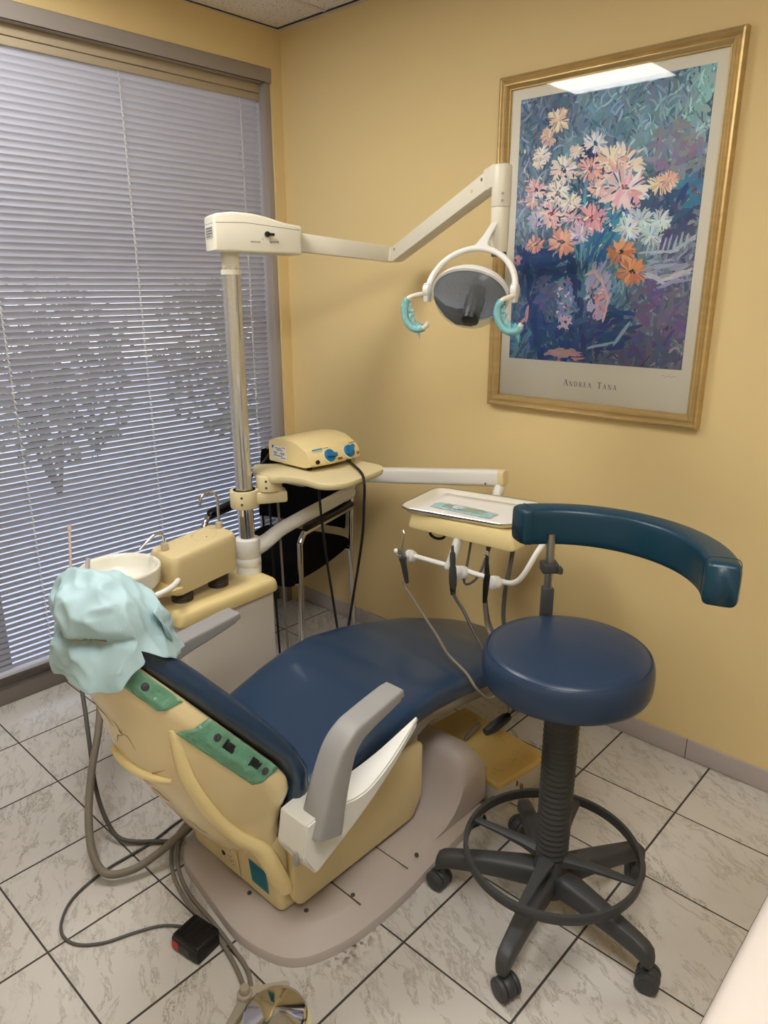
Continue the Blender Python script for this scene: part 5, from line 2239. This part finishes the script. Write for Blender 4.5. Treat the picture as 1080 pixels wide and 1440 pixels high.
# ---- handpieces hanging in the holders, each with its own hose
def handpiece(lab, parts_, hose, hr, hm):
    t = thing('handpiece', lab, 'dental handpiece', hose[0], 'handpieces on the instrument rail')
    for nm, m_, fn in parts_:
        bm = new()
        fn(bm)
        part(nm, bm, m_, t)
    bm = new()
    tube(bm, hose, hr, 6, 10)
    part('hose', bm, hm, t)


def f_syr(bm):
    M = frame((1.138, -.534, .664), (1, 0, 0), z=(.10, .15, -1))
    lathe(bm, [(0, -.018), (.010, -.016), (.0125, -.006), (.0125, .012), (.010, .026), (.0095, .060), (.0078, .085), (.006, .098), (0, .098)], n=20, M=M)


def f_syr_head(bm):
    M = frame((1.138, -.536, .672), (1, 0, 0), z=(.10, .15, -1))
    lathe(bm, [(0, -.020), (.0105, -.018), (.0135, -.006), (.0135, .010), (.011, .014), (0, .014)], n=20, M=M)
    for dx in (-.005, .005):
        cyl(bm, (1.138 + dx, -.547, .668), (1.138 + dx, -.554, .667), .0035, 10)


def f_tip(bm):
    tube(bm, [(1.137, -.534, .690), (1.141, -.532, .715), (1.142, -.528, .735), (1.132, -.522, .746)], .0022, 4, 8)


handpiece('air and water syringe with bent steel tip at the left end of the instrument rail',
          [('syringe_body', M_dkgrey, f_syr), ('syringe_head', M_steel, f_syr_head), ('syringe_tip', M_steel, f_tip)],
          [(1.131, -.522, .568), (1.150, -.522, .545), (1.243, -.551, .495), (1.345, -.610, .482), (1.442, -.677, .476), (1.540, -.720, .470), (1.580, -.728, .442), (1.600, -.690, .400), (1.592, -0.600, .385), (1.575, -0.545, .27), (1.50, -0.485, .17), (1.440, -0.458, .1015)], .0042, M_hose)


def f_hp(bm):
    M = frame((1.344, -.538, .735), (1, 0, 0), z=(.03, .02, -1))
    lathe(bm, [(0, -.015), (.004, -.015), (.005, .004), (.0085, .010), (.0095, .030), (.0085, .050), (.011, .056), (.0125, .085), (.0120, .110), (.0085, .130), (.008, .145), (0, .145)], n=20, M=M)


def f_nut(bm):
    M = frame((1.347, -.5365, .620), (1, 0, 0), z=(.03, .02, -1))
    lathe(bm, [(0, 0), (.0095, 0), (.0095, .012), (.0075, .022), (0, .022)], n=16, M=M)


handpiece('slim dark handpiece in the middle holder of the instrument rail',
          [('handpiece_sleeve', M_dkgrey, f_hp), ('hose_nut', M_black, f_nut)],
          [(1.348, -.536, .605), (1.356, -.536, .585), (1.392, -.535, .545), (1.455, -.555, .490), (1.540, -.60, .46), (1.592, -0.566, .385), (1.575, -0.515, .27), (1.50, -0.465, .17), (1.440, -0.445, .1015)], .0052, M_hosedk)


def f_hp2(bm):
    tube(bm, [(1.466, -.534, .742), (1.470, -.536, .715), (1.474, -.538, .690)], .0072, 3, 16, scale=[.6, .9, 1])
    tube(bm, [(1.474, -.538, .692), (1.470, -.537, .66), (1.466, -.535, .60)], .0085, 3, 16, scale=[1, 1.15, .8])


def f_hp2h(bm):
    M = frame((1.463, -.532, .752), (1, 0, 0), z=(.25, -.6, .7))
    lathe(bm, [(0, -.010), (.0065, -.010), (.0075, -.004), (.0075, .006), (.005, .009), (0, .009)], n=18, M=M)


handpiece('contra angle handpiece with small steel head in the right holder of the instrument rail',
          [('handpiece_sleeve', M_black, f_hp2), ('turbine_head', M_chrome, f_hp2h)],
          [(1.466, -.535, .602), (1.467, -.532, .57), (1.475, -.528, .52), (1.52, -.545, .48), (1.592, -0.532, .385), (1.575, -0.485, .27), (1.50, -0.445, .17), (1.440, -0.431, .1015)], .0062, M_hose)
for i, (pts, r, lab, m_) in enumerate((
        ([(1.405, -.44, .7515), (1.418, -.46, .70), (1.424, -.475, .62), (1.452, -.48, .50), (1.53, -.50, .47), (1.592, -0.498, .385), (1.575, -0.455, .27), (1.50, -0.425, .17), (1.440, -0.418, .1015)], .0055, 'dark hose from under the instrument table, just right of the middle handpiece', M_hosedk),
        ([(1.484, -.42, .7515), (1.486, -.44, .68), (1.486, -.46, .60), (1.50, -.47, .50), (1.565, -.47, .44), (1.592, -0.464, .385), (1.575, -0.425, .27), (1.50, -0.405, .17), (1.440, -0.404, .1015)], .0068, 'thicker grey hose hanging from the right side of the instrument table', M_hosedk),
        ([(1.430, -.480, .140), (1.427, -.500, .135), (1.422, -.525, .120), (1.419, -.545, .1085)], .0070, 'short flat grey strap ending on the lid of the yellow floor box', M_hose),
        ([(1.350, -.45, .7515), (1.352, -.47, .68), (1.362, -.50, .635), (1.385, -.512, .628), (1.408, -.49, .655), (1.412, -.45, .72), (1.41, -.43, .7515)], .0042, 'short looped grey tube under the instrument table', M_hosedk))):
    bm = new()
    tube(bm, pts, r, 6, 10)
    solo('hose', bm, m_, lab, 'hose', 'hoses under the instrument table', loc=pts[-1])

# ---- metal tray, paper, pouch
tray = thing('instrument_tray', 'white enamelled metal tray with rounded corners on the cream instrument table', 'tray', (1.275, -.345, .8035))
TYM = Matrix.Translation((1.272, -.348, 0)) @ Matrix.Rotation(math.radians(11), 4, 'Z')
bm = new()
out = roundpoly([(-.195, -.138), (.195, -.138), (.195, .138), (-.195, .138)], .045, 7)
inn = []
rings = []
for z, dx in ((.8036, -.022), (.8038, -.012), (.812, -.004), (.8215, .0), (.8225, .001), (.8228, -.003), (.8215, -.006), (.8135, -.012), (.8065, -.020), (.8055, -.030)):
    rings.append([TYM @ V((x * (1 + dx / .195), y * (1 + dx / .138), z)) for x, y in out])
loft(bm, rings)
part('tray_pan', bm, mat('white_enamel', (222, 216, 200), 0.3, var=0.02), tray, sharp=60)
bm = new()
rings = [[TYM @ V((x * (1 + dx / .195), y * (1 + dx / .138), z)) for x, y in out] for z, dx in ((.8165, .0012), (.8225, .0028), (.8242, .0012), (.8236, -.0008))]
loft(bm, rings, cap=False)
part('rolled_rim', bm, M_steel, tray)
bm = new()
rows = []
for i in range(13):
    u = i / 12
    row = []
    for j in range(9):
        v = j / 8
        x, y = -.155 + .345 * u, -.112 + .228 * v
        z = .8072 + max(0, (u - .90)) * .13 + .0008 * noise.noise(V((u * 4, v * 4, 2)))
        if v > .93:
            z += .003
        row.append(bm.verts.new(TYM @ V((x, y, z))))
    rows.append(row)
for i in range(12):
    for j in range(8):
        bm.faces.new((rows[i][j], rows[i + 1][j], rows[i + 1][j + 1], rows[i][j + 1]))
o = solo('paper_liner', bm, mat('white_paper', (234, 231, 224), 0.8), 'white paper liner lying in the metal tray under the instrument pouch', 'paper', loc=(1.272, -.348, .807))
md = o.modifiers.new('thickness', 'SOLIDIFY')
md.thickness = .0003
pouch = thing('sterilization_pouch', 'sealed clear and pale blue pouch of instruments lying on the tray paper', 'pouch', (1.262, -.372, .809))
PM = Matrix.Translation((1.262, -.378, 0)) @ Matrix.Rotation(math.radians(5), 4, 'Z')


def pillow(bm, sgn):
    rows = []
    for i in range(25):
        u = i / 24
        row = []
        for j in range(9):
            v = j / 8
            h = math.sin(PI * u) ** .5 * math.sin(PI * v) ** .7
            x = -.112 + .224 * u + .003 * math.sin(v * 9)
            y = -.030 + .060 * v
            z = .8095 + (.011 * h if sgn > 0 else 0) + .0026 * noise.noise(V((u * 14, v * 5, 1 + sgn))) * h
            row.append(bm.verts.new(PM @ V((x, y, z))))
        rows.append(row)
    for i in range(24):
        for j in range(8):
            bm.faces.new((rows[i][j], rows[i + 1][j], rows[i + 1][j + 1], rows[i][j + 1]))


bm = new()
pillow(bm, -1)
part('paper_back', bm, mat('pale_blue_paper', (176, 212, 216), 0.6), pouch, sharp=80)
bm = new()
pillow(bm, 1)
part('clear_front', bm, clear_film('pouch_film', (196, 226, 228), 0.34, rough=.1, bump=.8, bscale=60), pouch, sharp=80)
M_instg = mat('olive_green_handle', (150, 156, 88), 0.4)
for k, (dy, m_) in enumerate(((-.010, M_instg), (.004, M_instg), (.012, M_steel))):
    bm = new()
    tube(bm, [PM @ V(p) for p in ((-.075, dy, .8125), (-.02, dy - .002, .8135), (.04, dy + .001, .8135), (.078, dy + .004, .8125))], .0030, 3, 10, scale=[.4, 1, 1, .35])
    part('instrument', bm, m_, pouch)
bm = new()
v3 = [PM @ V(p) for p in ((-.030, -.022, .8165), (-.008, -.024, .8170), (.012, .0, .8175), (-.012, .010, .8180), (-.036, .006, .8175))]
bm.faces.new([bm.verts.new(p) for p in v3])
part('folded_swab', bm, M_white, pouch)

# ================================================================== JUNCTION BOX
jb = thing('junction_box', 'scuffed yellowed floor box with cable holes under the foot of the dental chair', 'junction box', (1.455, -.512, 0))
JM = Matrix.Translation((1.457, -.514, 0)) @ Matrix.Rotation(math.radians(-7), 4, 'Z')
bm = new()
box(bm, (-.172, -.110, .0), (.172, .110, .078), .004, M=JM)
jbody = part('box_sides', bm, mat('scuffed_white_plastic', (206, 200, 190), 0.5, var=.08, vscale=14), jb)
M_scuff = mat('scuffed_yellow_plastic', (214, 184, 112), 0.5, var=.10, vscale=9)
bm = new()
box(bm, (-.178, -.115, .076), (.178, .115, .100), .007, 3, M=JM)
jtop = part('box_lid', bm, M_scuff, jb)
bm = new()
rs = random.Random(5)
for k in range(46):
    cx_, cy_ = rs.choice(((.12, .06), (.13, -.07), (-.09, .03), (-.02, -.06), (-.11, .085), (.02, .07), (.15, .0)))
    x, y = cx_ + rs.uniform(-.035, .035), cy_ + rs.uniform(-.02, .02)
    x, y = max(-.168, min(.165, x)), max(-.105, min(.105, y))
    a = rs.uniform(0, PI)
    L_ = rs.uniform(.004, .016)
    w = rs.uniform(.0004, .0012)
    d, s = V((math.cos(a), math.sin(a), 0)), V((-math.sin(a), math.cos(a), 0))
    c = V((x, y, .1003))
    quad(bm, *[JM @ (c + d * L_ * i * .5 + s * w * j * .5) for i, j in ((-1, -1), (1, -1), (1, 1), (-1, 1))])
part('scuff_marks', bm, mat('dark_scuff', (92, 72, 40), 0.8), jtop)
for (x, z, r) in ((.098, .040, .026), (.045, .052, .011)):
    bm = new()
    c = JM @ V((x, -.110, z))
    d = (JM.to_3x3() @ V((0, -1, 0)))
    cyl(bm, c - d * .001, c + d * .0012, r, 28)
    part('cable_hole', bm, mat('hole_black', (6, 6, 6), 0.9), jbody)
bm = new()
for k in range(7):
    y = rs.uniform(-.09, .09)
    z = rs.uniform(.01, .06)
    c = V((.1725, y, z))
    quad(bm, *[JM @ (c + V((0, i * rs.uniform(.002, .005), j * rs.uniform(.004, .012)))) for i, j in ((-1, -1), (1, -1), (1, 1), (-1, 1))])
part('side_scuffs', bm, mat('brown_scuff', (110, 90, 66), 0.8), jbody)
for i, (pts, r, m_, lab) in enumerate((([(1.60, -.640, .045), (1.585, -.672, .030), (1.53, -.690, .022), (1.49, -.675, .045), (1.50, -.63, .056)], .0045, M_hose, 'grey cable looping out of the large hole in the floor box'),
                                     ([(1.50, -.636, .050), (1.52, -.675, .018), (1.57, -.690, .008), (1.61, -.700, .008), (1.60, -.76, .008)], .006, M_blackrub, 'black cable running from the small hole of the floor box along the floor'))):
    bm = new()
    tube(bm, pts, r, 5, 10)
    solo('cable', bm, m_, lab, 'cable', loc=pts[0])

# ================================================================== WAITING CHAIR
wch = thing('waiting_chair', 'black padded visitor chair with chrome legs in the corner by the window', 'chair', (.22, -.34, 0))
RR = V((.448, -.085, 0))
FV = V((.30, -.954, 0)).normalized()
LVv = V((-.954, -.30, 0)).normalized()
WW, DD = .46, .42


def wc_(r, f, z):
    """r 0..1 from the right side to the left, f metres forward of the rear legs"""
    return RR + LVv * (WW * r) + FV * f + V((0, 0, z))


for r, sg in ((0, 1), (1, -1)):
    bm = new()
    tube(bm, [wc_(r, DD + .02, .0), wc_(r, DD + .005, .30), wc_(r, DD, .53), wc_(r, DD - .004, .557), wc_(r, DD - .030, .584), wc_(r, DD - .07, .588), wc_(r, .0, .586)], .0115, 5, 14)
    part('front_leg', bm, M_chrome, wch)
    bm = new()
    tube(bm, [wc_(r, -.02, 0), wc_(r, .0, .30), wc_(r, .0, .45), wc_(r, -.012, .62), wc_(r, -.045, .80)], .0115, 4, 14)
    part('rear_leg', bm, M_chrome, wch)
    bm = new()
    sweep(bm, [wc_(r, DD - .045, .600), wc_(r, DD - .08, .606), wc_(r, .12, .604), wc_(r, .0, .602)], [(.020 * abs(math.cos(a)) ** .6 * (1 if math.cos(a) > 0 else -1), .012 * abs(math.sin(a)) ** .6 * (1 if math.sin(a) > 0 else -1)) for a in [2 * PI * k / 16 for k in range(16)]], 3, up=(0, 0, 1), scale=[.6, .95, 1, .9])
    part('arm_pad', bm, M_black, wch)
bm = new()
rings = []
for i in range(13):
    f = -.0 + (DD + .03) * i / 12
    ring = []
    for k in range(24):
        a = 2 * PI * k / 24
        x = .5 + .475 * abs(math.cos(a)) ** .3 * (1 if math.cos(a) > 0 else -1)
        e = (.72 if i in (0, 12) else 1)
        zc = .425 - .012 * math.sin(PI * i / 12) - (.02 if i == 12 else 0)
        ring.append(wc_(x, f, zc + .038 * e * abs(math.sin(a)) ** .5 * (1 if math.sin(a) > 0 else -1)))
    rings.append(ring)
loft(bm, rings)
part('seat', bm, M_blackfab, wch, sharp=60)
bm = new()
rings = []
for i in range(11):
    z = .50 + .30 * i / 10
    off = -.012 - .040 * (i / 10) ** 1.5
    e = .75 if i in (0, 10) else 1
    rings.append([wc_(.5 + .475 * abs(math.cos(a)) ** .3 * (1 if math.cos(a) > 0 else -1), off + .028 + .020 * e * abs(math.sin(a)) ** .5 * (1 if math.sin(a) > 0 else -1) + .02 * (abs(math.cos(a)) ** 4), z) for a in [2 * PI * k / 24 for k in range(24)]])
loft(bm, rings)
part('backrest', bm, M_blackfab, wch, sharp=60)
bm = new()
tube(bm, [wc_(0, .01, .40), wc_(1, .01, .40)], .010, 1, 12)
tube(bm, [wc_(0, DD - .0, .392), wc_(1, DD - .0, .392)], .010, 1, 12)
part('cross_rail', bm, M_chrome, wch)

# ================================================================== FLOOR ITEMS
fs = thing('foot_switch', 'small black ribbed foot switch with a red tag on the floor by the chair base', 'foot switch', (1.352, -1.500, 0))
FMx = Matrix.Translation((1.352, -1.514, 0)) @ Matrix.Rotation(math.radians(9), 4, 'Z')
bm = new()
box(bm, (-.046, -.036, .0), (.046, .036, .040), .008, M=FMx)
part('switch_base', bm, M_black, fs)
bm = new()
box(bm, (-.040, -.036, .034), (.047, .037, .050), .008, 3, M=FMx)
for k in range(11):
    x = -.030 + k * .007
    box(bm, (x, -.030, .0495), (x + .0032, .033, .0512), M=FMx)
tread = part('pedal_tread', bm, M_black, fs)
bm = new()
box(bm, (-.040, -.0375, .010), (-.020, -.0355, .030), M=FMx)
part('red_tag', bm, mat('red_print', (190, 60, 50), 0.5), fs, 'red tag')
bm = new()
box(bm, (-.018, -.0372, .008), (.018, -.0355, .028), M=FMx)
part('grey_tag', bm, mat('dark_tag', (70, 70, 70), 0.6), fs)
bm = new()
tube(bm, [(1.308, -1.502, .012), (1.276, -1.512, .006), (1.238, -1.545, .0045), (1.209, -1.600, .0045), (1.183, -1.660, .0045), (1.140, -1.705, .0045), (1.088, -1.716, .0045), (1.038, -1.692, .0045), (.996, -1.640, .0045), (.972, -1.545, .0045), (.972, -1.42, .0045), (.955, -1.32, .0045), (.950, -1.24, .0045)], .0036, 6, 10)
part('cable', bm, M_hosedk, fs)

fc = thing('foot_control', 'round chrome foot control disc with a grey side lever on the tiles', 'foot control', (1.645, -1.510, 0))
DX, DY = 1.645, -1.512
bm = new()
lathe(bm, [(0, .0), (.071, .0), (.075, .003), (.075, .008), (.071, .011), (.062, .012), (0, .012)], (DX, DY, 0), 48)
part('foot_control_base', bm, M_creamlt, fc)
bm = new()
lathe(bm, [(0, .012), (.052, .012), (.058, .018), (.067, .030), (.0685, .033), (.0675, .0352), (.060, .038), (.03, .0475), (.006, .0550), (0, .0555)], (DX, DY, 0), 64)
part('foot_disc', bm, M_chrome, fc, 'polished chrome disc', sharp=60)
bm = new()
a_ = V((1.555, -1.520, .030))
cyl(bm, (1.553, -1.522, .0), (1.553, -1.522, .030), .017, 20, .003)
cyl(bm, (1.553, -1.522, .030), (1.553, -1.522, .046), .0105, 18, .002)
part('control_post', bm, mat('grey_beige_plastic', (160, 150, 132), 0.45), fc)
bm = new()
prism(bm, roundpoly([(1.540, -1.512), (1.560, -1.532), (1.620, -1.452), (1.598, -1.432)], .012, 4), .012, .026, .003)
part('side_lever', bm, mat('beige_grey_lever', (176, 166, 146), 0.45), fc)
bm = new()
prism(bm, roundpoly([(1.545, -1.530), (1.572, -1.530), (1.590, -1.582), (1.575, -1.592)], .008, 4), .0, .020, .004)
part('air_switch', bm, mat('beige_grey_switch', (150, 142, 124), 0.45), fc)
for pts in ([(.958, -1.235, .0065), (.980, -1.310, .0065), (1.030, -1.378, .0065), (1.112, -1.428, .0065), (1.213, -1.456, .0065), (1.327, -1.463, .0065), (1.415, -1.474, .0065), (1.490, -1.492, .0065), (1.545, -1.515, .010)],
            [(.970, -1.235, .0065), (.994, -1.305, .0065), (1.044, -1.366, .0065), (1.120, -1.414, .0065), (1.217, -1.441, .0065), (1.327, -1.4495, .0065), (1.425, -1.461, .0065), (1.500, -1.474, .0065), (1.556, -1.508, .010)]):
    bm = new()
    tube(bm, pts, .0052, 6, 10)
    part('air_hose', bm, M_hose, fc)

bm = new()
tube(bm, [(.585, -1.352, .5495), (.60, -1.36, .50), (.650, -1.370, .400), (.699, -1.383, .334), (.742, -1.416, .270), (.808, -1.479, .195), (.886, -1.535, .125), (.955, -1.566, .066), (1.010, -1.562, .030), (1.046, -1.510, .026), (1.065, -1.440, .045), (1.080, -1.365, .080), (1.088, -1.28, .100), (1.094, -1.22, .100)], .0105, 7, 14)
solo('suction_hose', bm, M_hose, 'thick grey suction hose looping down behind the chair back to the column', 'hose', 'suction hoses', loc=(1.01, -1.56, .02))
bm = new()
tube(bm, [(.560, -1.372, .5495), (.58, -1.385, .47), (.614, -1.396, .389), (.683, -1.422, .310), (.756, -1.453, .215), (.804, -1.472, .130), (.860, -1.478, .060), (.912, -1.464, .016), (.981, -1.400, .008), (1.03, -1.36, .020), (1.070, -1.31, .070), (1.094, -1.26, .075)], .0062, 7, 12)
solo('suction_hose', bm, M_hosedk, 'thin dark hose hanging behind the thick suction hose at the chair back', 'hose', 'suction hoses', loc=(.93, -1.45, .01))

# ================================================================== COUNTER AT THE RIGHT
ct = thing('counter', 'white counter with rounded front edge in the near right foreground corner', 'counter', (2.80, -2.1, 0))
bm = new()
EX = 2.474
loft(bm, [[(x, y, z) for x, z in ((3.2, .840), (EX + .012, .840), (EX + .003, .845), (EX, .853), (EX, .872), (EX + .003, .882), (EX + .010, .889), (EX + .020, .8920), (3.2, .8925))] for y in (-3.0, -0.95)])
part('worktop', bm, mat('white_worktop', (200, 191, 182), 0.35, var=.01), ct)
bm = new()
box(bm, (EX + .04, -2.98, .08), (3.19, -.98, .840), .004)
cb = part('cupboard', bm, M_white, ct)
for k in range(4):
    bm = new()
    box(bm, (EX + .022, -2.97 + k * .497, .10), (EX + .040, -2.97 + k * .497 + .49, .825), .003)
    part('cupboard_door', bm, M_white, ct)
bm = new()
box(bm, (EX + .08, -2.96, .0), (3.19, -1.0, .082))
part('plinth', bm, M_dkgrey, ct)
